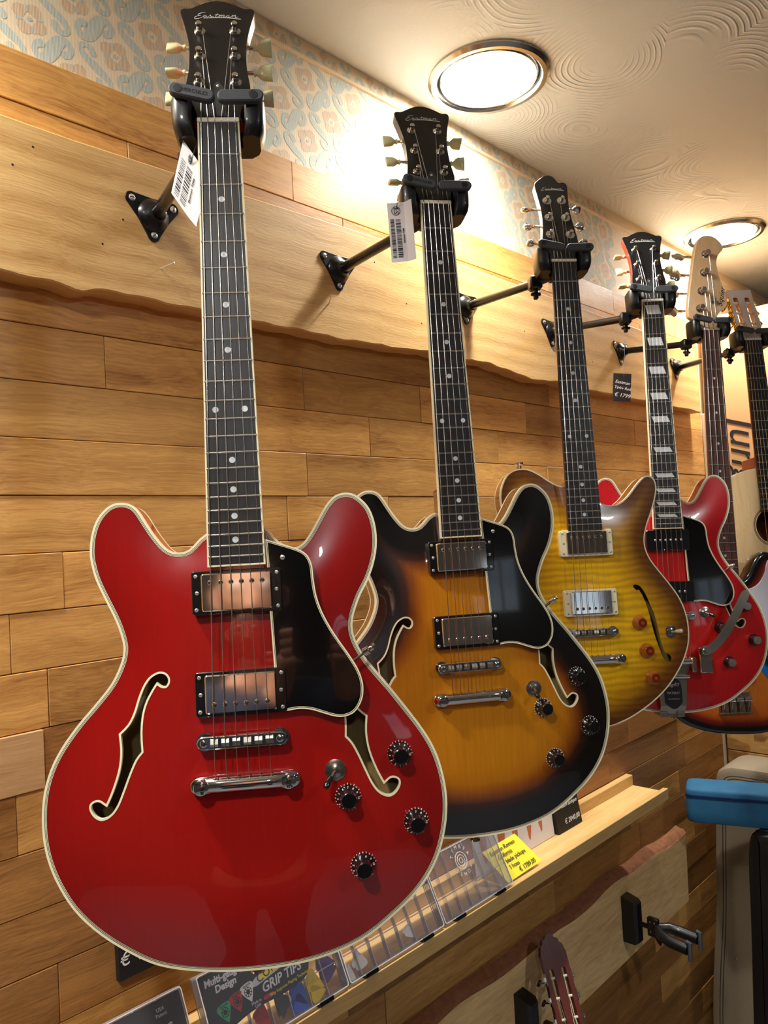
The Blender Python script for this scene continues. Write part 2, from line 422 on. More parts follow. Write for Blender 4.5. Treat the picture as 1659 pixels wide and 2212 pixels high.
M['mahogany'] = wood('red_brown_mahogany', (66, 20, 14), (104, 38, 26), 1, rough=0.35, coat=0.5, bump=0.08, rand=0.0)
M['mahog_side'] = wood('mahogany_sides', (110, 52, 30), (150, 84, 52), 1, rough=0.4, coat=0.3, bump=0.08, rand=0.0)
M['greyhead'] = flat('satin_silver_headplate', (196, 186, 184), 0.3, coat=0.4, var=0.04)
def clear(name, rgb=(0.97, 0.97, 1.0), rough=0.03):
    m, nt, b = new_mat(name); setb(b, rough, 0, 0, trans=1.0, ior=1.3)
    tc = nd(nt, 'ShaderNodeTexCoord'); no = nd(nt, 'ShaderNodeTexNoise', i_Scale=40.0)
    nt.links.new(tc.outputs['Object'], no.inputs['Vector'])
    rp = ramp(nt, [(0.3, tuple(c * 0.96 for c in rgb)), (0.7, rgb)]); nt.links.new(no.outputs['Fac'], rp.inputs['Fac']); nt.links.new(rp.outputs[0], b.inputs['Base Color'])
    return m
M['clear'] = clear('clear_plastic')
def amberknob():
    m, nt, b = new_mat('amber_plastic'); setb(b, 0.12, 0, 0.6, trans=0.35, ior=1.45)
    tc = nd(nt, 'ShaderNodeTexCoord'); no = nd(nt, 'ShaderNodeTexNoise', i_Scale=90.0)
    nt.links.new(tc.outputs['Object'], no.inputs['Vector'])
    rp = ramp(nt, [(0.3, lin((176, 84, 14))), (0.7, lin((226, 140, 46)))]); nt.links.new(no.outputs['Fac'], rp.inputs['Fac']); nt.links.new(rp.outputs[0], b.inputs['Base Color'])
    return m
M['amberknob'] = amberknob()
M['ambertop'] = flat('dark_amber_cap', (120, 32, 12), 0.15, coat=0.6, var=0.2)
def osb():
    m, nt, b = new_mat('osb_strand_board'); setb(b, 0.65); L = nt.links.new
    tc = nd(nt, 'ShaderNodeTexCoord'); mp = nd(nt, 'ShaderNodeMapping'); mp.inputs['Scale'].default_value = (1, 0.45, 1.0); L(tc.outputs['Object'], mp.inputs['Vector'])
    vo = nd(nt, 'ShaderNodeTexVoronoi', i_Scale=34.0); vo.inputs['Randomness'].default_value = 1.0; L(mp.outputs[0], vo.inputs['Vector'])
    no = nd(nt, 'ShaderNodeTexNoise', i_Scale=70.0, i_Detail=4.0); L(mp.outputs[0], no.inputs['Vector'])
    sp = nd(nt, 'ShaderNodeSeparateColor'); L(vo.outputs['Color'], sp.inputs[0])
    mm = nd(nt, 'ShaderNodeMath', operation='MULTIPLY_ADD'); mm.inputs[1].default_value = 0.5; L(sp.outputs[0], mm.inputs[0])
    mu = nd(nt, 'ShaderNodeMath', operation='MULTIPLY'); mu.inputs[1].default_value = 0.5; L(no.outputs['Fac'], mu.inputs[0]); L(mu.outputs[0], mm.inputs[2])
    rp = ramp(nt, [(0.15, lin((120, 78, 34))), (0.45, lin((186, 136, 70))), (0.8, lin((216, 172, 104)))]); L(mm.outputs[0], rp.inputs['Fac']); L(rp.outputs[0], b.inputs['Base Color'])
    bp = nd(nt, 'ShaderNodeBump', i_Strength=0.5, i_Distance=0.001); L(mm.outputs[0], bp.inputs['Height']); L(bp.outputs[0], b.inputs['Normal'])
    return m
M['osb'] = osb()
def swirl():
    m, nt, b = new_mat('swirled_plaster_ceiling'); setb(b, 0.5); L = nt.links.new
    b.inputs['Base Color'].default_value = (*lin((206, 213, 218)), 1)
    tc = nd(nt, 'ShaderNodeTexCoord')
    no = nd(nt, 'ShaderNodeTexNoise', i_Scale=3.0, i_Detail=0.0); L(tc.outputs['Object'], no.inputs['Vector'])
    sc = nd(nt, 'ShaderNodeVectorMath', operation='SCALE'); sc.inputs['Scale'].default_value = 0.14; L(no.outputs['Color'], sc.inputs[0])
    ad = nd(nt, 'ShaderNodeVectorMath', operation='ADD'); L(tc.outputs['Object'], ad.inputs[0]); L(sc.outputs[0], ad.inputs[1])
    vo = nd(nt, 'ShaderNodeTexVoronoi', i_Scale=4.2); L(ad.outputs[0], vo.inputs['Vector'])
    fr_ = nd(nt, 'ShaderNodeMath', operation='MULTIPLY'); fr_.inputs[1].default_value = 150.0; L(vo.outputs['Distance'], fr_.inputs[0])
    n3 = nd(nt, 'ShaderNodeTexNoise', i_Scale=14.0, i_Detail=2.0); L(tc.outputs['Object'], n3.inputs['Vector'])
    f2 = nd(nt, 'ShaderNodeMath', operation='MULTIPLY_ADD'); f2.inputs[1].default_value = 2.4; L(n3.outputs['Fac'], f2.inputs[0]); L(fr_.outputs[0], f2.inputs[2])
    si = nd(nt, 'ShaderNodeMath', operation='SINE'); L(f2.outputs[0], si.inputs[0])
    po = nd(nt, 'ShaderNodeMapRange'); po.inputs['From Min'].default_value = 0.1; L(si.outputs[0], po.inputs['Value'])
    n4 = nd(nt, 'ShaderNodeTexNoise', i_Scale=3.0, i_Detail=1.0); L(tc.outputs['Object'], n4.inputs['Vector'])
    mk = nd(nt, 'ShaderNodeMapRange'); mk.inputs['From Min'].default_value = 0.46; mk.inputs['From Max'].default_value = 0.66; L(n4.outputs['Fac'], mk.inputs['Value'])
    n6 = nd(nt, 'ShaderNodeTexNoise', i_Scale=9.0, i_Detail=2.0); L(tc.outputs['Object'], n6.inputs['Vector'])
    mk2 = nd(nt, 'ShaderNodeMapRange'); mk2.inputs['From Min'].default_value = 0.38; mk2.inputs['From Max'].default_value = 0.56; L(n6.outputs['Fac'], mk2.inputs['Value'])
    mq = nd(nt, 'ShaderNodeMath', operation='MULTIPLY'); L(mk.outputs[0], mq.inputs[0]); L(mk2.outputs[0], mq.inputs[1])
    mm = nd(nt, 'ShaderNodeMath', operation='MULTIPLY'); L(po.outputs[0], mm.inputs[0]); L(mq.outputs[0], mm.inputs[1])
    n5 = nd(nt, 'ShaderNodeTexNoise', i_Scale=160.0, i_Detail=3.0); L(tc.outputs['Object'], n5.inputs['Vector'])
    m5 = nd(nt, 'ShaderNodeMath', operation='MULTIPLY_ADD'); m5.inputs[1].default_value = 0.18; L(n5.outputs['Fac'], m5.inputs[0]); L(mm.outputs[0], m5.inputs[2])
    bp = nd(nt, 'ShaderNodeBump', i_Strength=0.65, i_Distance=0.0035); L(m5.outputs[0], bp.inputs['Height']); L(bp.outputs[0], b.inputs['Normal'])
    return m
M['ceiling'] = swirl()
def stripes(name, base, ink, duty, pitch=0.0019):
    """printed vertical hatching on cream paper"""
    m, nt, b = new_mat(name); setb(b, 0.7); L = nt.links.new
    tc = nd(nt, 'ShaderNodeTexCoord'); sp = nd(nt, 'ShaderNodeSeparateXYZ'); L(tc.outputs['Object'], sp.inputs[0])
    mu = nd(nt, 'ShaderNodeMath', operation='MULTIPLY'); mu.inputs[1].default_value = 2 * math.pi / pitch; L(sp.outputs['X'], mu.inputs[0])
    si = nd(nt, 'ShaderNodeMath', operation='SINE'); L(mu.outputs[0], si.inputs[0])
    mr = nd(nt, 'ShaderNodeMapRange'); mr.inputs['From Min'].default_value = -0.5 + duty; mr.inputs['From Max'].default_value = 0.5 + duty; L(si.outputs[0], mr.inputs['Value'])
    mx = nd(nt, 'ShaderNodeMix', data_type='RGBA'); mx.inputs[6].default_value = (*lin(base), 1); mx.inputs[7].default_value = (*lin(ink), 1)
    L(mr.outputs[0], mx.inputs[0]); L(mx.outputs[2], b.inputs['Base Color'])
    return m
M['paper_base'] = stripes('wallpaper_ground', (248, 232, 202), (242, 220, 184), 0.0, 0.0046)
M['paper_blue'] = stripes('wallpaper_blue_print', (246, 232, 206), (150, 188, 192), -0.05)
M['paper_tan'] = stripes('wallpaper_tan_print', (248, 230, 200), (206, 166, 130), -0.05)
def lampmat(name, strength, col):
    m, nt, b = new_mat(name)
    tc = nd(nt, 'ShaderNodeTexCoord'); no = nd(nt, 'ShaderNodeTexNoise', i_Scale=20.0); nt.links.new(tc.outputs['Object'], no.inputs['Vector'])
    rp = ramp(nt, [(0.0, tuple(c * 0.97 for c in col)), (1.0, col)]); nt.links.new(no.outputs['Fac'], rp.inputs['Fac'])
    nt.links.new(rp.outputs[0], b.inputs['Emission Color']); b.inputs['Emission Strength'].default_value = strength
    b.inputs['Base Color'].default_value = (0.9, 0.9, 0.88, 1)
    return m
# ------------------------------------------------------------------ room shell
def Z(z): return z + H
def struct(name, mb, mat, parent=None, smooth=0):
    o = mb.build(name, mat, parent, smooth)
    if parent is None: o['kind'] = 'structure'
    return o
X0, X1, Y0 = -2.5, 3.7, -2.6
WPY = WALL_Y + 0.012          # face of the wallpapered wall behind the planks
struct('floor', MB().box(X0, X1, Y0, WPY, -0.1, 0), M['floor'])
struct('ceiling', MB().box(X0, X1, Y0, WPY, Z(CEIL), Z(CEIL) + 0.1), M['ceiling'])
wall_left = struct('wall_left', MB().box(X0, X1, WPY, WPY + 0.1, 0, Z(CEIL)), M['paper_base'])
struct('wall_right', MB().box(X0, X1, Y0 - 0.1, Y0, 0, Z(CEIL)), M['plaster'])
struct('wall_back', MB().box(X1, X1 + 0.1, Y0, WPY, 0, Z(CEIL)), M['plaster'])
struct('wall_front', MB().box(X0 - 0.1, X0, Y0, WPY, 0, Z(CEIL)), M['plaster'])
# raised seam under the wallpaper
tr = MB(); tr.loft([[(x, WPY - 0.0001, Z(z)), (x, WPY - 0.004, Z(z) + 0.001), (x, WPY - 0.005, Z(z) + 0.004), (x, WPY - 0.004, Z(z) + 0.007), (x, WPY - 0.0001, Z(z) + 0.008)] for x, z in ((X0, 0.836), (0.6, 0.838), (1.5, 0.837), (X1, 0.838))], False, False)
struct('trim_1', tr, M['paper_base'], None, 40)
# wallpaper print: flowers and scrolls on a centred lattice
def blob(mb, pts):   # closed smooth motif
    mb.add([(x, y, 0) for x, y in pts], [tuple(range(len(pts)))])
def vrib(mb, path):  # ribbon with its own width at each point
    P = cr([p[:2] for p in path], 4, False); W = cr([(p[2], 0) for p in path], 4, False); n = len(P); A = []; B = []
    for i in range(n):
        a = P[max(0, i - 1)]; b = P[min(n - 1, i + 1)]; dx, dy = b[0] - a[0], b[1] - a[1]; l = math.hypot(dx, dy) or 1
        ww = W[i][0]; A.append((P[i][0] - dy / l * ww, P[i][1] + dx / l * ww)); B.append((P[i][0] + dy / l * ww, P[i][1] - dx / l * ww))
    mb.loft([[(x, y, 0) for x, y in A], [(x, y, 0) for x, y in B]], closed=False)
    for e in (0, n - 1):
        P_, r_ = P[e], W[e][0]; a = P[1] if e == 0 else P[n - 2]; t0 = math.atan2(P_[1] - a[1], P_[0] - a[0])
        blob(mb, [(P_[0] + r_ * math.cos(t0 - math.pi / 2 + math.pi * k / 8), P_[1] + r_ * math.sin(t0 - math.pi / 2 + math.pi * k / 8)) for k in range(9)])
def half_turn(p): return p + [(-x, -y, r) for x, y, r in reversed(p)]
SCROLL = half_turn([(-16, 9.5, 5.2), (-22, 11, 4.4), (-29, 7, 3.6), (-30, -1, 3.6), (-21, -5, 4.4), (-10, -3, 5.6), (-3, -0.8, 6.2)])
FAT = half_turn([(-11, 11, 5.4), (-17, 13, 4.4), (-25, 8, 4.2), (-25, -2, 5.2), (-15, -5, 8.0), (-3, -1, 9.6)])
wb = MB(); wt = MB()
def motif(mb, x, z, ang, mirror=False):
    mb.X = T(x, WPY - (0.0003 if mb is wb else 0.00015), Z(z)) @ RX(90) @ RZ(ang) @ SX @ (Matrix.Scale(-1, 4, (1, 0, 0)) if mirror else Matrix.Identity(4))
for i in range(-2, 27):
    for j in range(-3, 6):
        fx = 0.406 + 0.059 * i; fz = 0.694 + 0.0545 * j
        if (i + j) % 2 or not (0.60 < fz < 0.90): continue
        motif(wt, fx, fz, 18)
        for k in range(4):
            a = math.radians(45 + 90 * k); cx, cy = 15.6 * math.cos(a), 15.6 * math.sin(a)
            pet = []
            for q_ in range(14):
                t = 2 * math.pi * q_ / 14; r = 10.2 + 1.5 * math.cos(3 * t)
                if abs(math.cos(t / 2)) > 0.93: r *= 0.72
                pet.append((cx + r * 1.02 * math.cos(t + a), cy + r * 0.95 * math.sin(t + a)))
            blob(wt, pet)
        motif(wb, fx, fz, 18)
        blob(wb, [(4.2 * math.cos(t * .6283), 3.0 * math.sin(t * .6283)) for t in range(10)])
        for k in range(4):
            a = math.radians(90 * k); motif(wb, fx, fz, 18 + 90 * k); blob(wb, [(9, -1.2), (17, -2.2), (19, 0), (17, 2.2), (9, 1.2)])
        motif(wb, fx + 0.0295, fz + 0.02725, -48); vrib(wb, SCROLL)
        motif(wb, fx + 0.0295, fz - 0.02725, 40); vrib(wb, FAT)
def clip_wp(mb):     # keep the print between planks and ceiling
    keep = [k for k, f in enumerate(mb.f) if all(Z(0.625) < mb.v[i][2] < Z(CEIL) for i in f)]
    mb.f = [mb.f[k] for k in keep]; mb.m = [0] * len(keep); return mb
for mb, m in ((wb, 'paper_blue'), (wt, 'paper_tan')):
    o = clip_wp(mb).build('wallpaper_print', M[m], wall_left, 0); o['kind'] = 'stuff'
# oak planks, one object each
zb = [0.638, 0.570, 0.4985, 0.430, 0.3595, 0.289]
while zb[-1] > -1.70: zb.append(zb[-1] - 0.0716)
zb[-1] = -1.75
FIX = {0: [0.16, 0.827, 1.31, 1.62, 1.95], 1: [0.2, 0.53, 0.94, 1.46, 2.1], 6: [0.02, 0.652, 0.98], 7: [0.1, 0.828, 1.21], 8: [0.24, 0.783, 1.02], 9: [0.417, 0.9], 12: [0.384, 1.05], 16: [0.392, 0.86]}
rnd = random.Random(11)
for k in range(len(zb) - 1):
    xs = [-0.45]
    fixed = FIX.get(k, [])
    for x in fixed: xs.append(x)
    while xs[-1] < END_X - 0.28: xs.append(xs[-1] + rnd.uniform(0.27, 0.55))
    if xs[-1] > END_X - 0.12: xs.pop()
    xs.append(END_X)
    for a, b in zip(xs, xs[1:]):
        proud = rnd.uniform(0.0, 0.0016)
        pale = (k == 12 and b == 0.384)
        if pale: proud = 0.0045
        cx, cz = (a + b) / 2, (zb[k] + zb[k + 1]) / 2; hw, hh = (b - a) / 2 - 0.0004, (zb[k] - zb[k + 1]) / 2 - 0.0005
        m = MB().box(-hw, hw, 0, 0.012 + proud, -hh, hh, 0.0008)
        o = m.build('plank', M['pale_plank'] if pale else (M['oak_dark'] if k > 11 and rnd.random() < (0.75 if k > 13 else 0.4) else M['oak']), wall_left, 0)  # darker oak planks mixed in more often towards the bottom rows
        o.location = (cx, WALL_Y - proud, Z(cz))
# ------------------------------------------------------------------ live-edge boards on the wall
WX = Matrix(((1, 0, 0, 0), (0, 0, -1, WALL_Y), (0, 1, 0, H), (0, 0, 0, 1)))      # (x, z, distance from wall)
b1 = [(-0.4, 0.338), (0.0, 0.333), (0.2, 0.337), (0.341, 0.336), (0.40, 0.3365), (0.44, 0.333), (0.467, 0.3375), (0.542, 0.339), (0.613, 0.339), (0.704, 0.339), (0.793, 0.338), (0.845, 0.3385), (0.916, 0.3385), (1.012, 0.342), (1.119, 0.347), (1.231, 0.347), (1.30, 0.350), (1.338, 0.348), (1.40, 0.341), (1.468, 0.335), (1.573, 0.339), (1.725, 0.336), (1.846, 0.338), (2.035, 0.337), (2.24, 0.338), (2.422, 0.337)]
low = cr(b1, 4, False); low = [(x, z + 0.0012 * math.sin(x * 97) + 0.001 * math.sin(x * 41)) for x, z in low]
top = [(2.404, 0.534), (2.0, 0.537), (1.5, 0.541), (1.239, 0.543), (0.9, 0.536), (0.7, 0.531), (0.434, 0.527), (0.2, 0.530), (-0.4, 0.53)]
o = MB(WX).prism(low + top, 0.0017, 0.035, 0.002).build('live_edge_board', M['board'], None, 30)
tag(o, 'long thick pale live-edge board under the wallpaper that carries the guitar hangers', 'board')
for x, z, dx in ((0.552, 0.385, 0.01), (0.865, 0.394, -0.014)):
    MB().tube([(x, WALL_Y - 0.034, Z(z)), (x + dx, WALL_Y - 0.056, Z(z + 0.005))], 0.0009, 6).build('nail', M['screw'], o)
kn = MB()
for x, z in ((0.36, 0.47), (0.385, 0.50), (0.50, 0.44), (0.47, 0.40), (0.665, 0.50), (0.64, 0.47), (1.06, 0.43), (1.10, 0.40), (0.98, 0.49), (1.45, 0.44), (1.75, 0.41)):
    kn.lathe([(0.0014, 0.0352), (0.0014, 0.0344)], 8, (x, z, 0))
kn.X = WX; kn.v = [tuple(WX @ Vector(p)) for p in kn.v]
kn.build('worm_hole', M['dark'], o, 0)
f2 = [(0.55, -0.873), (0.8, -0.868), (1.0, -0.876), (1.114, -0.868), (1.25, -0.878), (1.431, -0.871), (1.52, -0.876), (1.598, -0.873), (1.68, -0.862), (1.744, -0.862), (1.82, -0.870), (1.915, -0.865), (2.02, -0.874), (2.125, -0.869)]
face = cr(f2, 4, False)
root = MB(WX).prism(face + [(2.118, -1.056), (1.88, -1.061), (1.54, -1.066), (1.1, -1.06), (0.55, -1.062)], 0.0017, 0.03, 0.0015).build('live_edge_board', M['board2'], None, 30)
tag(root, 'lower pale live-edge board with a bark rim below the shelf', 'board')
bk = MB(WX); rb = random.Random(3)
bk.loft([[(x, z - 0.001, 0.0298) for x, z in face], [(x, z + 0.006 + rb.uniform(-.002, .002), 0.024 + rb.uniform(-.002, .002)) for x, z in face], [(x, z + 0.010 + rb.uniform(-.003, .003), 0.014 + rb.uniform(-.002, .002)) for x, z in face], [(x, z + 0.013, 0.0018) for x, z in face]], closed=False)
bk.build('bark_edge', M['bark'], root, 30)
# ------------------------------------------------------------------ shelf
SZ = -0.668
sh = thing('wall_shelf', 'narrow oak shelf with front lip holding pick boxes below the guitars', 'shelf', T(0.8, WALL_Y, Z(SZ)))
def relbox(root, name, mat, x0, x1, y0, y1, z0, z1, ch=0.001):
    l = root.matrix_world.translation if root.matrix_world.translation.length else root.location
    return MB(T(-l.x, -l.y, -l.z)).box(x0, x1, y0, y1, z0, z1, ch).build(name, mat, root, 0)
bpy.context.view_layer.update()
relbox(sh, 'shelf_board', M['shelf'], -0.3, 1.853, 0.872, WALL_Y - 0.002, Z(SZ - 0.016), Z(SZ))
relbox(sh, 'back_rail', M['shelf'], -0.3, 1.853, WALL_Y - 0.020, WALL_Y - 0.002, Z(SZ), Z(SZ + 0.026))
for a, b in ((-0.3, 1.131), (1.1315, 1.856)):
    relbox(sh, 'front_lip', M['shelf'], a, b, 0.859, 0.8715, Z(SZ - 0.019), Z(SZ + 0.008))
# ------------------------------------------------------------------ recessed downlights
for k_ in LENS: M['lens_' + k_] = lampmat('lit_lens_' + k_, LENS[k_], LAMP_COL[k_])
def downlight(x, y, kind, label, r=0.117):
    t = thing('downlight', label, 'ceiling light', T(x, y, Z(CEIL)), 'recessed ceiling downlights')
    MB().lathe([(r, 0), (r, -0.004), (r - 0.006, -0.010), (r - 0.014, -0.010), (r - 0.018, -0.005), (r - 0.019, -0.0005)], 48, cap0=False, cap1=False).build('trim_ring', M['nickel'], t)
    MB().lathe([(r - 0.019, -0.0008), (r - 0.026, -0.0009)], 48, cap0=False, cap1=False).build('shadow_gap', M['dark'], t)
    MB().lathe([(r - 0.0235, -0.0012), (r - 0.0225, -0.004), (r - 0.024, -0.006), (r - 0.026, -0.006)], 48, cap0=False, cap1=False).build('glass_rim', M['chrome'], t)
    MB().lathe([(r - 0.026, -0.006), (r - 0.045, -0.0085), (0.03, -0.010), (0.001, -0.0102)], 48, cap0=False).build('lens', M['lens_' + kind], t)
    ld = bpy.data.lights.new('downlight_beam', 'SPOT'); ld.energy = LAMP[kind]; ld.color = LAMP_COL[kind]; ld.shadow_soft_size = 0.035
    ld.spot_size = math.radians(150); ld.spot_blend = 1.0
    lo = bpy.data.objects.new('beam', ld); C.objects.link(lo); lo.parent = t; lo.location = (0, 0, -0.016)
    return t
downlight(1.220, 0.834, 'wall', 'large lit downlight in the swirled ceiling above the sunburst guitar')
downlight(2.430, 0.834, 'wall', 'lit downlight in the ceiling behind the bass headstock')
downlight(0.010, 0.834, 'wall', 'lit ceiling downlight left of the view close to the wallpaper')
downlight(-0.42, 0.12, 'key', 'lit ceiling downlight left of the photographer')
downlight(0.9, -1.3, 'room', 'added fill downlight in the ceiling, unseen behind the photographer to the right')  # this lamp and the next are added for fill, out of view
downlight(-1.3, -1.4, 'room', 'added fill downlight in the ceiling, unseen behind the photographer to the left')
# ------------------------------------------------------------------ guitars (local millimetres: x across, y up the neck from the nut, z towards the viewer)
POSE = {
 'red': ([[0.7566, 0.0399, -0.6527], [-0.6539, 0.0483, -0.755], [0.0014, 0.998, 0.0626]], [0.4614, 0.6541, 0.4406]),
 'sun': ([[0.8099, 0.0342, -0.5855], [-0.5865, 0.0538, -0.8081], [0.0038, 0.998, 0.0637]], [0.8178, 0.6577, 0.4555]),
 'amber': ([[0.7539, 0.0656, -0.6537], [-0.6568, 0.0575, -0.7518], [-0.0118, 0.9962, 0.0864]], [1.1655, 0.6642, 0.4544]),
 'cherry': ([[0.6646, 0.0842, -0.7424], [-0.7468, 0.0425, -0.6637], [-0.0243, 0.9955, 0.0911]], [1.4997, 0.6616, 0.4474]),
 'bass': ([[0.7548, 0.0499, -0.6541], [-0.6553, 0.0135, -0.7552], [-0.0289, 0.9987, 0.0429]], [1.8409, 0.6752, 0.4464]),
 'acoustic': ([[0.7589, 0.0731, -0.6471], [-0.6511, 0.0681, -0.7559], [-0.0112, 0.995, 0.0993]], [2.0594, 0.6532, 0.4506]),
}
def pose(n):
    R_, t_ = POSE[n]
    m = Matrix(R_).to_quaternion().to_matrix().to_4x4()
    return T(t_[0], t_[1], Z(t_[2])) @ m
GM = {n: pose(n) for n in POSE}
BASE = 860.0                       # the Empty sits at the tail end of the body
GX = SX @ T(0, BASE, 0)            # mesh space of a guitar's parts
def at(x, y, z): return T(x * 0.001, (y + BASE) * 0.001, z * 0.001)
def groot(n, name, label, cat='guitar', mtx=None):
    g = thing(name, label, cat, (mtx if mtx is not None else GM[n]) @ T(0, -BASE * 0.001, 0), 'guitars hanging on the wall')
    return g
def fret_y(n, S): return -S * (1 - 2 ** (-n / 12))
SC = 628.65
BODY = [(-31.4, -426.5), (-49.5, -442.0), (-62.5, -444.1), (-72.6, -439.1), (-82.6, -426.6), (-90.9, -413.0), (-97.7, -401.3), (-104.6, -393.9), (-114.7, -390.8), (-124.9, -392.4), (-133.7, -398.8), (-141.1, -409.4), (-145.9, -424.6), (-147.3, -440.8), (-146.0, -452), (-142.1, -467.5), (-133.9, -486.9), (-123.7, -509.6), (-118.1, -527.6), (-117.0, -539.5), (-120.5, -553), (-129.5, -570.4), (-144.8, -588.7), (-162.2, -607.7), (-178.4, -628.9), (-189.3, -649.2), (-195.9, -671.8), (-197.9, -694.5), (-196.6, -717.5), (-191.8, -738.5), (-183.0, -759.8), (-169.9, -781.5), (-152.0, -801.0), (-129.2, -819.0), (-100, -836.5), (-75.2, -844.8), (-43.7, -850.4), (-11.8, -853.0), (20.4, -853.0), (52.8, -850.0), (86.0, -842.3), (112.9, -831.0), (140.9, -812.2), (159.4, -797.1), (174.3, -780.4), (185.9, -760.9), (193.9, -737.1), (197.4, -714.0), (196.8, -693.0), (192.5, -670.3), (185.4, -651.1), (174.9, -632.8), (162.0, -614.3), (147.8, -594.4), (135.7, -579.0), (125.0, -564.5), (116.5, -549.5), (112.4, -537.0), (111.9, -526), (114.9, -514.0), (121.8, -498.1), (130.3, -483.4), (137.1, -467.1), (141.3, -449.1), (141.6, -430.8), (138.0, -414.0), (131.7, -402.9), (121.5, -393.9), (111.1, -391.5), (100.2, -394.4), (90.6, -404.0), (82.4, -417.1), (74.1, -430.5), (67.7, -439.2), (61.5, -444.2), (54.0, -445.3), (43.7, -440.2), (35.2, -432.8), (27.5, -424), (0, -421)]
GUARD = [(28.3, -436.7), (41.8, -441.5), (56.1, -446.6), (66.0, -451.6), (71.5, -458.4), (74.0, -467.3), (74.8, -480.5), (76.9, -496.6), (81.9, -512.8), (89.7, -529.1), (97.7, -542.6), (107.1, -557.5), (114.9, -572.4), (118.2, -586.9), (116.0, -600.9), (108.4, -611.7), (98.1, -615.5), (88.1, -614.5), (76.9, -610.5), (65.6, -606.5), (54.3, -605.0), (43.6, -605.9), (34.0, -605.0), (31.9, -563.2), (30.2, -508.9), (29.4, -464.0)]
FHOLE = [(-88.7, -564.2), (-81.6, -561.1), (-74.6, -562.3), (-70.5, -567.6), (-70.9, -573.2), (-74.3, -577.0), (-79.2, -576.6), (-83.1, -573.8), (-86.4, -578.6), (-92.3, -588.8), (-96.1, -599.8), (-97.9, -612.3), (-98.2, -624.9), (-97.5, -636.8), (-103.6, -644.0), (-109.5, -656.0), (-115.5, -670.7), (-121.3, -684.0), (-127.1, -692.5), (-134.1, -697.4), (-140.9, -698.2), (-147.0, -694.2), (-150.7, -687.8), (-150.2, -682.4), (-146.0, -679.3), (-140.5, -679.0), (-134.4, -683.0), (-129.3, -672.4), (-124.2, -659.0), (-121.1, -646.8), (-120.0, -633.0), (-121.5, -618.2), (-112.5, -609.8), (-106.6, -599.0), (-102.0, -585.2), (-97.5, -574.9), (-93.1, -568.2)]
FCORN = (7, 13, 26, 31)
HEAD = [(0.0, 173.2), (-6, 172.6), (-11.5, 171), (-20.7, 166.5), (-28.4, 162), (-33, 161.2), (-37, 161.3), (-40.6, 156.1), (-36, 135.7), (-32.1, 115.7), (-30.5, 100.8), (-30.4, 85), (-31.2, 68), (-33.6, 50), (-33.5, 42), (-30, 30), (-24.5, 16), (-22.2, 6), (-21.8, -2)]
HEAD = HEAD + [(-x, y) for x, y in reversed(HEAD[1:])]

class Arch:
    """smooth dome over an outline (membrane solved on a 3 mm grid)"""
    def __init__(s, O, z0, rise, h=3.0):
        P = np.array(O); s.h = h; s.lo = P.min(0) - 2 * h; n = np.ceil((P.max(0) + 2 * h - s.lo) / h).astype(int) + 1
        gx, gy = np.meshgrid(s.lo[0] + h * np.arange(n[0]), s.lo[1] + h * np.arange(n[1]), indexing='ij')
        m = inside(np.stack([gx.ravel(), gy.ravel()], 1), O).reshape(gx.shape); f = np.zeros(gx.shape)
        for it in range(2600):
            g_ = f; f = np.zeros_like(g_); f[1:-1, 1:-1] = 0.25 * (g_[2:, 1:-1] + g_[:-2, 1:-1] + g_[1:-1, 2:] + g_[1:-1, :-2]) + 1.0; f[~m] = 0
        t = np.clip(f / f.max(), 0, 1) ** 0.8
        z = t * t * (3 - 2 * t)
        for it in range(6): z[1:-1, 1:-1] = 0.2 * (z[1:-1, 1:-1] + z[2:, 1:-1] + z[:-2, 1:-1] + z[1:-1, 2:] + z[1:-1, :-2])
        z[~m] = 0
        s.z = z0 + rise * z
    def __call__(s, pts):
        p = (np.asarray(pts, float) - s.lo) / s.h; i = np.clip(p.astype(int), 0, np.array(s.z.shape) - 2); f = np.clip(p - i, 0, 1)
        a, b = i[:, 0], i[:, 1]; u, v = f[:, 0], f[:, 1]; Z_ = s.z
        return (Z_[a, b] * (1 - u) * (1 - v) + Z_[a + 1, b] * u * (1 - v) + Z_[a, b + 1] * (1 - u) * v + Z_[a + 1, b + 1] * u * v)

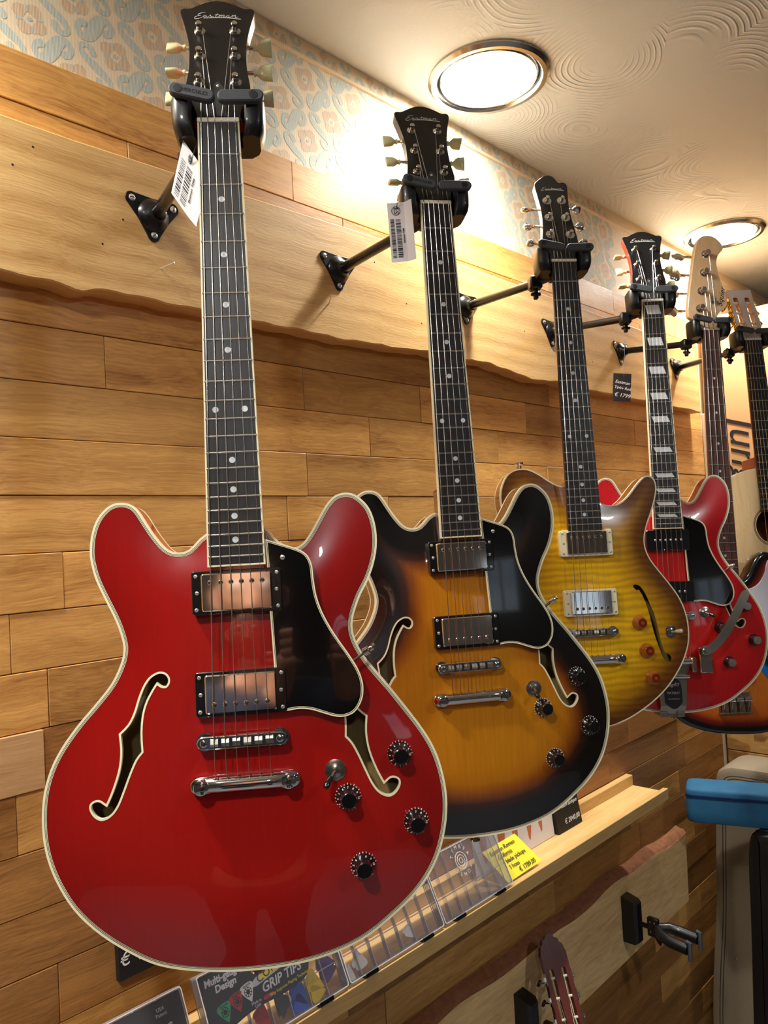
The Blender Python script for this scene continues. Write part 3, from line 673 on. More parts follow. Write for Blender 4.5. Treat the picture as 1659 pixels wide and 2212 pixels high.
def hollow_body(g, outline, top_mat, side_mat, holes=(), bound=(), z0=-26.0, depth=44.0, rise=14.0, span=105.0, purf=True, block=True, hole_floor=True, estep=90.0, binding='cream'):
    """arched top with real openings, bound edges, sides, back and bare-wood inside"""
    O = outline
    bw = 2.3
    ins = inset(O, bw)
    b = MB(GX); b.ring(O, ins, z0 - 6, z0); b.build('binding', M[binding], g, 50)
    inner = ins
    if purf:
        p = MB(GX); cur = ins
        for k in range(5):
            nxt = inset(O, bw + 0.55 * (k + 1)); p.mi = k % 2; p.strip(cur, nxt, z0 + 0.02); cur = nxt
        p.build('purfling', [M['ink'], M['cream']], g, 0); inner = cur
    V, F = plate(inner, holes, 6.0)
    d = seg_dist(V, O); arch = Arch(O, z0, rise); zz = arch(V)
    t = MB(GX); t.add([(x, y, z) for (x, y), z in zip(V, zz)], F); t.at = [float(min(1.0, k / estep)) for k in d]
    t.build('top', top_mat, g, 60)
    sd = inset(O, 0.25); zb_ = z0 - depth
    s = MB(GX); s.loft([[(x, y, z0 - 6) for x, y in sd], [(x, y, zb_ + 4) for x, y in sd]], False, False); s.build('side', side_mat, g, 50)
    b = MB(GX); b.ring(O, inset(O, 2.4), zb_, zb_ + 4); b.build('back_binding', M[binding], g, 50)
    b = MB(GX); b.add([(x, y, zb_ + 0.5) for x, y in inset(O, 2.0)], [tuple(range(len(O)))]); b.build('back', side_mat, g, 0)
    if holes:
        il = inset(O, 5.0)
        b = MB(GX); b.loft([[(x, y, z0 - 1.5) for x, y in il], [(x, y, zb_ + 3) for x, y in il]], False, True); b.build('hollow_inside', M['hollow'], g, 50)
        if block:
            b = MB(GX); b.box(-50, 50, -800, -470, zb_ + 3.2, z0 - 7); b.build('centre_block', M['hollow'], g, 0)
    arch = arch
    for h, (oh, ih) in zip(holes, bound):
        q_ = np.array(oh); dz = arch(q_); q2 = np.array(ih); dz2 = arch(q2)
        r = MB(GX)
        r.loft([[(x, y, z - 0.4) for (x, y), z in zip(oh, dz)], [(x, y, z + 0.25) for (x, y), z in zip(oh, dz)], [(x, y, z + 0.25) for (x, y), z in zip(ih, dz2)], [(x, y, z - 4.5) for (x, y), z in zip(ih, dz2)]], False, False)
        r.build('f_hole_binding', M['cream'], g, 40)
    return arch

def neck(g, mat, y0, y1, w0=21.0, w1=27.5, thick=21.0, fb=6.0, heel=True, zheel=-30.0):
    b = MB(GX); rs = []
    for k in range(9):
        t = k / 8; y = y0 + (y1 - y0) * t; wd = w0 + (w1 - w0) * t; th = thick + 2 * t
        rs.append([(wd * math.cos(a), y, -fb - (th - fb) * math.sin(a) ** 0.8) for a in [math.pi * j / 10 for j in range(11)]])
    b.loft(rs)
    if heel: b.box(-w1 + 0.6, w1 - 0.6, y1 - 50, y1 + 30, zheel, -fb, 1.0)
    return b.build('neck', mat, g, 40)

FRET = {}
def fingerboard(g, S, nfr, yend, w0, wend, mat, bind=None, fb=6.0, dots=None, dot_r=3.1, blocks=False, fret_mat='fret', fw=2.2):
    def hw(y): return w0 + (wend - w0) * (-y / -yend)
    b = MB(GX); i = 1.7 if bind else 0.0
    b.loft([[(-hw(0) + i, 0, -fb), (hw(0) - i, 0, -fb), (hw(0) - i, 0, 0), (-hw(0) + i, 0, 0)], [(-hw(yend) + i, yend + i, -fb), (hw(yend) - i, yend + i, -fb), (hw(yend) - i, yend + i, 0), (-hw(yend) + i, yend + i, 0)]])
    b.build('fingerboard', mat, g, 0)
    if bind:
        b = MB(GX)
        for s_ in (-1, 1):
            b.loft([[(s_ * (hw(0) - 1.7), 0, -fb), (s_ * hw(0), 0, -fb), (s_ * hw(0), 0, 0.1), (s_ * (hw(0) - 1.7), 0, 0.1)], [(s_ * (hw(yend) - 1.7), yend, -fb), (s_ * hw(yend), yend, -fb), (s_ * hw(yend), yend, 0.1), (s_ * (hw(yend) - 1.7), yend, 0.1)]])
        b.box(-hw(yend) + 1.7, hw(yend) - 1.7, yend, yend + 1.7, -fb, 0.1)
        b.build('fingerboard_binding', M['cream'], g, 0)
    key = (fret_mat, fw)
    if key not in FRET:
        m = MB(SX); a = fw / 2
        m.loft([[(sx, -a, 0), (sx, -a * 0.75, 0.8), (sx, 0, 1.15), (sx, a * 0.75, 0.8), (sx, a, 0)] for sx in (-1000, 1000)])
        FRET[key] = m.mesh('fret', M[fret_mat], 50)
    for n in range(1, nfr + 1):
        y = fret_y(n, S); f = inst('fret', FRET[key], g, at(0, y, 0) @ Matrix.Diagonal(((hw(y) - (1.2 if bind else 0)) * 0.001, 1, 1, 1)))
    for n in (dots if dots is not None else ()):
        y = (fret_y(n, S) + fret_y(n - 1, S)) / 2; hwy = hw(y)
        if blocks:
            hh = (fret_y(n - 1, S) - fret_y(n, S)) * 0.27; a = hwy * 0.62; c = hwy * 0.1
            m = MB(SX); m.prism([(-a - c, hh), (a - c, hh), (a + c, -hh), (-a + c, -hh)], -0.5, 0.15); me = m.mesh('inlay', M['pearl'], 0)
            inst('inlay', me, g, at(0, y, 0))
        else:
            if ('dot', dot_r) not in FRET:
                FRET[('dot', dot_r)] = MB(SX).lathe([(dot_r, -0.5), (dot_r, 0.12), (0.01, 0.14)], 16).mesh('inlay', M['pearl'], 30)
            for xx in ((-hwy * 0.56, hwy * 0.56) if n in (12, 24) else (0,)):
                inst('inlay', FRET[('dot', dot_r)], g, at(xx, y, 0))

def nut(g, w0, mat='bone'):
    b = MB(GX); b.box(-w0 - 0.2, w0 + 0.2, -0.5, 4.5, -5, 1.1, 0.5); b.build('nut', M[mat], g, 0)

def headplane(tilt, z=-2.0): return GX @ T(0, 2, z) @ RX(-tilt)
def headpt(x, y, h, tilt, z=-2.0):
    p = T(0, 2, z) @ RX(-tilt) @ Vector((x, y, h)); return p

LOGO = [[(590, 174), (560, 178), (522, 190), (502, 204), (510, 216), (536, 218)], [(536, 218), (492, 228), (464, 248), (466, 266), (490, 268), (522, 258), (556, 238)],
        [(596, 220), (574, 220), (564, 234), (572, 246), (588, 240), (598, 220)], [(598, 220), (594, 242), (610, 244), (626, 230)], [(626, 230), (642, 212), (644, 226), (654, 236), (646, 247), (630, 244)], [(654, 240), (684, 236)],
        [(722, 186), (710, 214), (702, 240), (714, 246), (734, 236)], [(690, 210), (742, 206)],
        [(734, 236), (748, 214), (752, 224), (746, 245)], [(750, 226), (770, 213), (776, 222), (769, 245)], [(774, 226), (794, 213), (800, 222), (793, 242), (808, 244), (824, 232)],
        [(856, 217), (834, 220), (826, 234), (838, 245), (852, 238), (858, 217)], [(858, 217), (854, 241), (870, 244), (886, 230)],
        [(886, 230), (896, 214), (902, 222), (895, 245)], [(900, 226), (922, 213), (930, 222), (924, 241), (940, 245), (962, 236)]]
def logo(g, X, x0, y0, sc, rot=0):
    b = MB(X @ T(x0, y0, 0) @ RZ(rot))
    for st in LOGO: b.ribbon([((x - 722) * 0.0955 * sc, (230 - y) * 0.105 * sc) for x, y in st], 0.75 * sc, 0.15, 0.2)
    b.ribbon([((x - 722) * 0.0955 * sc, (230 - y) * 0.105 * sc) for x, y in [(560, 262), (650, 253), (760, 250), (880, 257), (986, 271), (965, 262)]], 1.0 * sc, 0.15, 0.2)
    return b.build('logo', M['chalk_pearl'], g, 0)
M['chalk_pearl'] = flat('silver_logo', (214, 212, 206), 0.25, metal=0.3)

POSTM = {}
def post_mesh(kind):
    if kind not in POSTM:
        m = MB(SX)
        if kind == 'bass': m.lathe([(9.5, 0), (9.5, 1.0), (6.2, 1.6), (6.2, 8), (5.0, 9), (6.2, 11), (6.2, 16), (5, 17)], 18)
        elif kind == 'modern': m.lathe([(8, 0), (8, 1.2), (6.4, 1.8), (5.4, 2.0), (3.2, 2.2), (3.0, 7), (3.4, 8), (3.4, 10.5), (2.6, 11)], 18)
        else: m.lathe([(6.2, 0), (6.2, 0.6), (5.4, 1.3), (3.4, 2.2), (3.0, 2.8), (2.8, 5.5), (2.5, 6.6), (3.3, 7.8), (3.4, 10.2), (2.6, 10.9)], 16)
        POSTM[kind] = m.mesh('tuner', M['chrome'], 40)
    return POSTM[kind]
def button_mesh(kind):
    key = 'b' + kind
    if key not in POSTM:
        m = MB(SX)
        def sec(x, hw_, ht, n=12):
            return [(x, hw_ * math.copysign(abs(math.cos(t)) ** 0.7, math.cos(t)), ht * math.copysign(abs(math.sin(t)) ** 0.7, math.sin(t))) for t in [2 * math.pi * k / n for k in range(n)]]
        if kind == 'keystone':
            m.loft([sec(x, a, t) for x, a, t in ((0, 3.4, 3.2), (2, 3.6, 3.3), (3, 2.8, 2.6), (4.5, 3.2, 2.8), (7, 6.4, 3.9), (10, 8.4, 4.3), (14, 8.8, 4.2), (20, 10.0, 3.4), (20.6, 9.6, 3.0))]); mat = M['keystone']
        elif kind == 'modern':
            m.loft([sec(x, a, t) for x, a, t in ((0, 2.6, 2.6), (5, 2.4, 2.4), (6, 3.4, 3.0), (8, 6, 4.0), (12, 8.6, 4.6), (16, 8.8, 4.4), (19, 7.0, 3.6), (20.5, 3.5, 2.2))]); mat = M['chrome']
        elif kind == 'bass':
            o = cr([(0, 3), (10, 3.2), (14, 5), (18, 13), (26, 16), (32, 11), (35, 12), (41, 8), (42, 0), (41, -8), (35, -12), (32, -11), (26, -16), (18, -13), (14, -5), (10, -3.2), (0, -3)], 3)
            m.prism(o, -1.6, 1.6, 0.6); mat = M['nickel']
        elif kind == 'gold':
            m.loft([sec(x, a, t) for x, a, t in ((0, 2.2, 2.2), (4, 2.0, 2.0), (5, 4.5, 3), (9, 7, 3.6), (14, 7, 3.6), (17, 4, 2.6))]); mat = M['gold']
        else:
            m.loft([sec(x, a, t) for x, a, t in ((0, 2.2, 2.2), (4, 2.0, 2.0), (5, 5.5, 3), (8, 9, 4.0), (13, 9, 4.0), (16, 5, 2.6))]); mat = M['black']
        POSTM[key] = m.mesh('tuner_button', mat, 50)
    return POSTM[key]

def tuners(g, posts, tilt, kind, edge_x, angs, hthick=14.0, z=-2.0):
    for k, (x, y) in enumerate(posts):
        p = headpt(x, y, 0.8, tilt, z)
        t = inst('tuner', post_mesh(kind), g, at(*p) @ RX(-tilt))
        s_ = -1 if x < 0 else 1
        bx = edge_x(y) - abs(x)
        m = MB(SX); zz = -hthick - 3
        m.tube([(0, -4, zz), (s_ * (bx + 1), -4, zz)], 2.2, 8); m.box(-6, 6, -12, 8, zz - 4, zz + 2, 1)
        m.build('tuner_shaft', M['nickel'], t, 40)
        inst('tuner_button', button_mesh('keystone' if kind == 'vintage' else kind), t, T(s_ * (bx + 1) * 0.001, -0.004, zz * 0.001) @ (RZ(180) if s_ < 0 else Matrix.Identity(4)) @ RX(angs[k % len(angs)]))

def string_set(g, xs_nut, xs_br, ybr, zbr, posts, order, tilt, tail=None, rads=None, zpost=6.0, z=-2.0, posth=True):
    n = len(xs_nut)
    for k in range(n):
        r = (rads or [0.62, 0.52, 0.42, 0.30, 0.25, 0.22])[k]
        path = []
        if tail: path.append((xs_br[k], tail[0], tail[1]))
        path += [(xs_br[k], ybr, zbr), (xs_nut[k], 0, 1.2 + r * 0.3), (xs_nut[k], 3.5, 1.0)]
        px, py = posts[order[k]]
        e = headpt(px + (3.2 if px < 0 else -3.2), py, zpost, tilt, z)
        path.append(tuple(e))
        MB(GX).tube(path, r, 6).build('string', M['string'], g, 60)

def screw_mesh(r=2.0, h=1.2, mat='chrome', slot=True):
    key = ('s', r, h, mat)
    if key not in FRET:
        m = MB(SX); m.lathe([(r, 0), (r, h * 0.4), (r * 0.75, h * 0.9), (r * 0.3, h)], 12)
        if slot: m.mi = 1; m.box(-r * 0.8, r * 0.8, -r * 0.14, r * 0.14, h * 0.7, h * 1.06)
        FRET[key] = m.mesh('screw', [M[mat], M['ink']], 40)
    return FRET[key]

def humbucker(g, cy, ring_mat, screws_side, cx=-1.0):
    p = MB(GX); p.prism(rr(88, 43, 3, 3, cx, cy), -28, -3.0, 0.8); ring = p.build('pickup_ring', M[ring_mat], g, 40)
    c = MB(GX); c.prism(rr(68.5, 37, 2.5, 4, cx, cy), -10, 0.2, 1.2); cov = c.build('pickup_cover', M['chrome'], g, 40)
    for k in range(6):
        inst('pole_screw', screw_mesh(2.5, 1.3, 'chrome'), cov, at(cx - 25.2 + 10.08 * k, cy + screws_side * 9.5, 0.2) @ RZ(20 + 37 * k))
    for sx in (-1, 1):
        for yy in (-16.5, 0, 16.5):
            inst('ring_screw', screw_mesh(1.9, 1.0, 'screw'), ring, at(cx + sx * (39.6 - (0.9 if yy == 0 else 0)), cy + yy, -3.0) @ RZ(30 * yy))

def soapbar(g, cy, cx=-1.0):
    c = MB(GX); c.prism(rr(84, 40, 4, 4, cx, cy), -26, -2, 1.2); cov = c.build('pickup_cover', M['black'], g, 40)
    for k in range(6): inst('pole_screw', screw_mesh(2.2, 1.0, 'screw'), cov, at(cx - 25 + 10 * k, cy, -2))

def bridge(g, y=-630.5, cx=-1.5):
    b = MB(GX); b.prism(capsule((cx - 37, y), (cx + 37, y), 6.2), -6, 1.2, 0.8); br = b.build('bridge', M['chrome'], g, 40)
    b = MB(GX); b.box(cx - 29, cx + 29, y - 4.6, y + 4.6, 1.0, 1.5); b.build('saddle_slot', M['ink'], br, 0)
    for k in range(6):
        x = cx - 26.2 + 10.48 * k
        m = MB(GX); m.loft([[(x - 3.6, y - 4, 1.2), (x - 3.6, y - 3, 2.2), (x - 3.6, y + (k % 3 - 1) * 1.0, 3.4), (x - 3.6, y + 3.2, 2.0), (x - 3.6, y + 4, 1.2)], [(x + 3.6, y - 4, 1.2), (x + 3.6, y - 3, 2.2), (x + 3.6, y + (k % 3 - 1) * 1.0, 3.4), (x + 3.6, y + 3.2, 2.0), (x + 3.6, y + 4, 1.2)]])
        m.build('saddle', M['satin'], br, 0)
        inst('saddle_screw', screw_mesh(1.3, 2.6, 'chrome', False), br, at(x, y + 5.6, 0.4))
    for s_ in (-1, 1):
        m = MB(GX); m.lathe([(3, -24), (3, -10), (8.6, -10), (8.6, -7), (3, -7), (3, 1.5)], 18, (cx + s_ * 36.3, y, 0)); m.build('thumb_wheel', M['chrome'], br, 40)
        inst('stud_screw', screw_mesh(3.6, 1.2, 'chrome'), br, at(cx + s_ * 36.3, y, 1.0) @ RZ(40))

def tailpiece(g, y=-671.0, cx=-0.3):
    b = MB(GX); n = 12; rs = []
    for x in (-38, -37, -20, 0, 20, 37, 38):
        k = 0.94 if abs(x) == 38 else 1
        rs.append([(cx + x, y + 7.2 * k * math.cos(t), -5 + 7.0 * k * math.sin(t)) for t in [2 * math.pi * j / n for j in range(n)]])
    b.loft(rs)
    for s_ in (-1, 1): b.prism(capsule((cx + s_ * 36, y), (cx + s_ * 45, y), 7.6), -11, -3.4, 0.8)
    tp = b.build('tailpiece', M['chrome'], g, 50)
    for s_ in (-1, 1):
        m = MB(GX); m.lathe([(4, -26), (4, -12), (7, -11.4), (7, -3), (6.4, 0.5), (7.2, 1.0), (7.2, 3.6), (5.4, 4.6)], 18, (cx + s_ * 41.5, y, 0)); st = m.build('tailpiece_stud', M['chrome'], tp, 40)
        inst('stud_slot', MB(SX).box(-6.4, 6.4, -0.8, 0.8, 0, 0.3).mesh('stud_slot', M['ink'], 0), st, at(cx + s_ * 41.5, y, 4.45) @ RZ(70 + 50 * s_))
    for k in range(6): inst('ball_end_hole', screw_mesh(1.6, 1.2, 'chrome', False), tp, at(cx - 26 + 10.4 * k, y + 7.0, -2) @ RX(-60))

KN = {}
def knob(g, x, y, z, rot, kind='black'):
    if kind not in KN:
        m = MB(SX)
        if kind == 'black':
            m.lathe([(12.2, 0), (12.2, 2.0), (11.6, 3.2), (9.2, 7.4), (8.4, 8.6), (8.0, 9.6), (7.6, 16.6), (6.8, 17.4), (1, 17.5)], 32); KN[kind] = (m.mesh('knob', M['black'], 40), None)
            t = MB(SX)
            for k in range(21):
                a = math.radians(-60 + 300 * k / 20 - 0)
                t.X = SX @ RZ(-math.degrees(a)) @ T(0, 12.0, 2.4) @ RX(-(90 - 32)) ; t.box(-0.25, 0.25, -0.2, 2.2 if k % 2 == 0 else 1.5, -0.15, 0.2)
            me = t.mesh('dial_marks', M['chalk'], 0)
            bm = bmesh.new(); bm.from_mesh(me)
            for k in range(0, 11):
                a = -60 + 30 * k
                tm = text_mesh(str(k), 0.0030, M['chalk']).copy()
                tm.transform(RZ(-a) @ T(0, 0.0101, 0.0066) @ RX(-(90 - 32) + 90 - 64) @ Matrix.Identity(4)); bm.from_mesh(tm)
            bm.to_mesh(me); bm.free()
            KN[kind] = (KN[kind][0], me)
        elif kind == 'silver':
            m.lathe([(11.5, 0), (11.5, 2.0), (10.5, 4), (8.4, 7.6), (7.8, 8.4), (7.6, 16), (7.2, 16.4)], 28); t = MB(SX); t.lathe([(7.3, 16.3), (7.3, 16.9), (0.5, 17.0)], 28)
            KN[kind] = (m.mesh('knob', M['black'], 40), t.mesh('knob_cap', M['satin'], 40))
        else:
            m.lathe([(12.6, 0), (12.4, 2.5), (9.6, 7.0), (8.4, 8.0), (8.0, 13.5), (7.2, 14)], 28); t = MB(SX); t.lathe([(7.3, 13.9), (7.0, 14.6), (3.2, 14.6), (2.6, 13.8), (0.5, 13.8)], 28)
            KN[kind] = (m.mesh('knob', M['amberknob'], 40), t.mesh('knob_cap', M['ambertop'], 40))
    me, sub = KN[kind]
    o = inst('knob', me, g, at(x, y, z) @ RZ(rot))
    if sub: inst('dial_marks' if kind == 'black' else 'knob_cap', sub, o)
    return o

def toggle(g, x, y, z, tip='black', lean=(-7, -10), washer='nickel'):
    m = MB(GX); m.lathe([(10.5, -1), (10.5, 0.8), (8.0, 1.4), (6.6, 1.5), (6.6, 3.8), (4.6, 4.2), (3.6, 4.6)], 24, (x, y, z)); s = m.build('toggle_switch', M[washer], g, 40)
    m = MB(GX); m.tube([(x, y, z + 3), (x + lean[0] * 0.6, y + lean[1] * 0.6, z + 9)], 1.7, 8); m.build('switch_lever', M['chrome'], s, 40)
    m = MB(GX); m.tube([(x + lean[0] * 0.55, y + lean[1] * 0.55, z + 8), (x + lean[0] * 0.9, y + lean[1] * 0.9, z + 12), (x + lean[0] * 1.25, y + lean[1] * 1.25, z + 17), (x + lean[0] * 1.35, y + lean[1] * 1.35, z + 18)], [2.2, 3.0, 3.2, 1.8], 10); m.build('switch_tip', M[tip], s, 50)

def pickguard(g, pts, dy=0.0, corners=(0, 21, 22, 23, 24, 25), sx=1.0):
    P = cr([(x * sx, y + dy) for x, y in pts], 4, True, corners)
    b = MB(GX); b.prism(P, -6.2, -4.0); pg = b.build('pickguard', M['cream'], g, 0)
    a, c, d, e = inset(P, 1.5), inset(P, 2.0), inset(P, 2.5), inset(P, 1.5)
    m = MB(GX); m.prism(e, -4.6, -3.85); m.build('pickguard_face', M['gloss'], pg, 0)
    m = MB(GX); m.strip(c, d, -3.8); m.build('pickguard_line', M['cream'], pg, 0)
    return pg

def guard_extras(g, pg, dy=0, sx=1.0):
    inst('guard_screw', screw_mesh(2.4, 1.0, 'screw'), pg, at(45 * sx, -456 + dy, -3.8))
    m = MB(GX); m.tube([(105 * sx, -565 + dy, -8), (122 * sx, -555.5 + dy, -14), (131 * sx, -550 + dy, -19), (132 * sx, -549.6 + dy, -30)], 1.6, 8)
    m.X = GX @ T(124 * sx, -554.2 + dy, -14.6) @ RZ(29) @ RY(70); m.lathe([(2.4, -4), (4.2, -3), (4.2, 3), (2.8, 3.6), (2.8, 7), (1.8, 8.5)], 12)
    m.build('guard_bracket', M['chrome'], pg, 40)

def head(g, outline, tilt, side_mat, face_mat, thick=14.0, z=-2.0, corners=(), slots=()):
    O = cr(outline, 3, True, corners)
    b = MB(headplane(tilt, z)); b.prism(O, -thick, 0)
    h = b.build('headstock', side_mat, g, 40)
    b = MB(headplane(tilt, z)); b.prism(O, 0.02, 0.8, 0.3); b.build('headstock_face', face_mat, h, 30)
    return h

def semi(n, label, top, side, headside, kind):
    g = groot(n, 'semi_hollow_guitar', label)
    k = kind == 'cherry'
    dy = 37.0 if k else 0.0; sx = 0.935 if k else 1.0
    O = cr([(x * sx if abs(x) > 34 else x, y + dy if y > -800 or not k else y + dy) for x, y in BODY], 3)
    fo = [(x * sx, y + dy + (4 if k else 0)) for x, y in cr(FHOLE, 3, True, FCORN)]; fi = inset(fo, 1.9)
    fo2 = [(-x, y) for x, y in fo][::-1]; fi2 = [(-x, y) for x, y in fi][::-1]
    arch = hollow_body(g, O, M[top], M[side], [fi, fi2], [(fo, fi), (fo2, fi2)])
    b = MB(GX); b.box(-112 * sx, -100 * sx, -655 + dy, -590 + dy, -66.6, -66.2); b.build('maker_label', M['label'], g, 0)
    neck(g, M[headside if k else side], -1, -425 + dy)
    fingerboard(g, SC, 22, -462, 21.5, 28.3, M['ebony'], True, dots=(1, 3, 5, 7, 9, 12, 15, 17, 19, 21) if k else (3, 5, 7, 9, 12, 15, 17, 19, 21), blocks=k)
    nut(g, 21.5)
    head(g, HEAD, 14, M[headside], M['facing'])
    hx = headplane(14); logo(g, hx @ T(0, 0, 0.8), 0, 149.5, 1.0)
    b = MB(hx @ T(0, 0, 0.8)); b.prism([(-9, 4), (9, 4), (9.5, 28), (8, 40), (3, 50), (0, 53), (-3, 50), (-8, 40), (-9.5, 28)], 0, 1.6, 0.5); tc_ = b.build('truss_rod_cover', M['truss'], g, 0)
    p_ = headpt(0, 46, 2.4, 14); inst('cover_screw', screw_mesh(1.6, 0.7, 'screw'), tc_, at(*p_))
    posts = [(-19.6, 52.5), (-19.2, 89.5), (-19.2, 126.8), (18.9, 52.5), (18.5, 89.5), (18.9, 126.8)]
    def ex(y): return 36.0
    tuners(g, posts, 14, 'vintage', ex, [8, 62, 20, 78, 15, 50] if n == 'red' else ([60, 15, 5, 70, 20, 80] if n == 'sun' else [70, 10, 75, 5, 30, 60]))
    string_set(g, [-17.4 + 6.96 * q_ for q_ in range(6)], [-27.6 + 10.48 * q_ for q_ in range(6)], -630.5, 3.6, posts, [0, 1, 2, 5, 4, 3], 14, tail=(-664, 1.0) if not k else (-735, 0.0))
    if k: soapbar(g, -483.8); soapbar(g, -584)
    else: humbucker(g, -486.8, 'black', 1); humbucker(g, -585.0, 'black', -1)
    bridge(g)
    pg = pickguard(g, GUARD, 0.0 if not k else 2.0); guard_extras(g, pg, 0.0 if not k else 16, 1.0 if not k else 0.96)
    KP = [(151.4, -658.3), (97.7, -694.4), (163.8, -724.9), (109.2, -761.2)] if not k else [(140.8, -615.2), (89.5, -655.3), (154.6, -680.4), (102.5, -721.1)]
    for q_, (x, y) in enumerate(KP):
        knob(g, x, y, float(arch([(x, y)])[0]) - 0.5, [150, 150, 150, 165][q_], 'silver' if k else 'black')
    if k: toggle(g, 62, -625, float(arch([(62, -625)])[0]), 'black', (10, -6))
    else: toggle(g, 86.6, -667.7, float(arch([(86.6, -667.7)])[0]), 'black', (-8, -9) if n == 'red' else (-1, -7))
    if k: bigsby(g)
    else: tailpiece(g)
    m = MB(GX); m.lathe([(7, 0), (4, 3), (4, 9), (7.5, 12), (7.5, 14)], 16); m.v = []; m.f = []; m.m = []
    m.X = GX @ T(0, -852 + dy, -48) @ RX(90); m.lathe([(7, 0), (4, 3), (4, 8), (7, 10), (7, 12)], 16); m.build('strap_button', M['chrome'], g, 40)
    return g

def bigsby(g):
    cx = -10.0
    b = MB(GX); b.loft([[(cx - 24, -816, -22), (cx + 22, -816, -22), (cx + 22, -816, -19), (cx - 24, -816, -19)], [(cx - 25, -800, -9), (cx + 23, -800, -9), (cx + 23, -800, -6), (cx - 25, -800, -6)], [(cx - 30, -742, -9), (cx + 28, -742, -9), (cx + 28, -742, -6), (cx - 30, -742, -6)], [(cx - 34, -722, -6), (cx + 34, -722, -6), (cx + 34, -722, -3), (cx - 34, -722, -3)]])
    b.box(cx - 24, cx - 10, -822, -812, -24, -14, 1); b.box(cx + 8, cx + 22, -822, -812, -24, -14, 1); b.box(cx - 24, cx + 22, -821, -817, -60, -20, 0.5)
    t = b.build('vibrato_tailpiece', M['satin'], g, 30)
    b = MB(GX); b.prism(cr([(cx - 17, -786), (cx - 15, -796), (cx, -806), (cx + 14, -796), (cx + 16, -786), (cx + 14, -756), (cx + 2, -748), (cx - 8, -748), (cx - 16, -756)], 3), -6, -5.0); pl = b.build('badge', M['ink'], t, 0)
    for s_, yy, sz in (('Bigsby', -760, 9), ('PATENT', -776, 6.5), ('KALAMAZOO', -787, 3.4)):
        text('badge_lettering', s_, sz * 0.001, M['chalk_pearl'], pl, at(cx, yy, -4.7) @ RZ(8 if s_ == 'Bigsby' else 0), 0.3 if s_ == 'Bigsby' else 0)
    b = MB(GX); b.tube([(cx - 40, -716, 4), (cx + 42, -716, 4)], 6.5, 14); b.box(cx + 34, cx + 42, -736, -708, -8, 11, 1); b.box(cx - 42, cx - 34, -736, -708, -8, 11, 1); b.build('roller', M['chrome'], t, 40)
    b = MB(GX); b.tube([(cx - 33, -745, -2), (cx + 31, -745, -2)], 4.0, 12); b.build('tension_bar', M['chrome'], t, 40)
    b = MB(GX); b.box(38, 62, -738, -690, 8, 12, 1.5); b.X = GX @ T(48, -698, 12); b.lathe([(11, 0), (11, 2.5), (6, 3.5), (5, 5)], 20); b.X = GX @ T(46, -700, -4); b.lathe([(6, 0), (7.5, 3), (6.5, 6), (7.5, 9), (6.5, 13)], 16); hb = b.build('arm_bracket', M['chrome'], t, 40)
    path = cr([(48, -698, 16), (62, -690, 17), (80, -672, 19), (96, -648, 22), (116, -612, 24), (130, -586, 24)], 4, False)
    b = MB(GX); rs = []
    for i, p in enumerate(path):
        a = path[max(0, i - 1)]; c = path[min(len(path) - 1, i + 1)]; dx, dy = c[0] - a[0], c[1] - a[1]; l = math.hypot(dx, dy); wv = 7.5 if i < len(path) - 2 else (6.5 if i == len(path) - 2 else 3.5)
        nx, ny = -dy / l * wv, dx / l * wv
        rs.append([(p[0] - nx, p[1] - ny, p[2] - 1.5), (p[0] + nx, p[1] + ny, p[2] - 1.5), (p[0] + nx, p[1] + ny, p[2] + 1.5), (p[0] - nx, p[1] - ny, p[2] + 1.5)])
    b.loft(rs); b.build('vibrato_arm', M['satin'], t, 40)

red = semi('red', 'glossy bright red semi-hollow guitar hanging nearest the camera', 'red', 'red_side', 'red_side', 'red')
sun = semi('sun', 'tobacco sunburst semi-hollow guitar with black pickguard behind the red one', 'sun', 'sun_side', 'sun_side', 'sun')
che = semi('cherry', 'dark cherry semi-hollow guitar with a metal vibrato arm and black soapbar pickups', 'cherry', 'cherry_side', 'head_red', 'cherry')

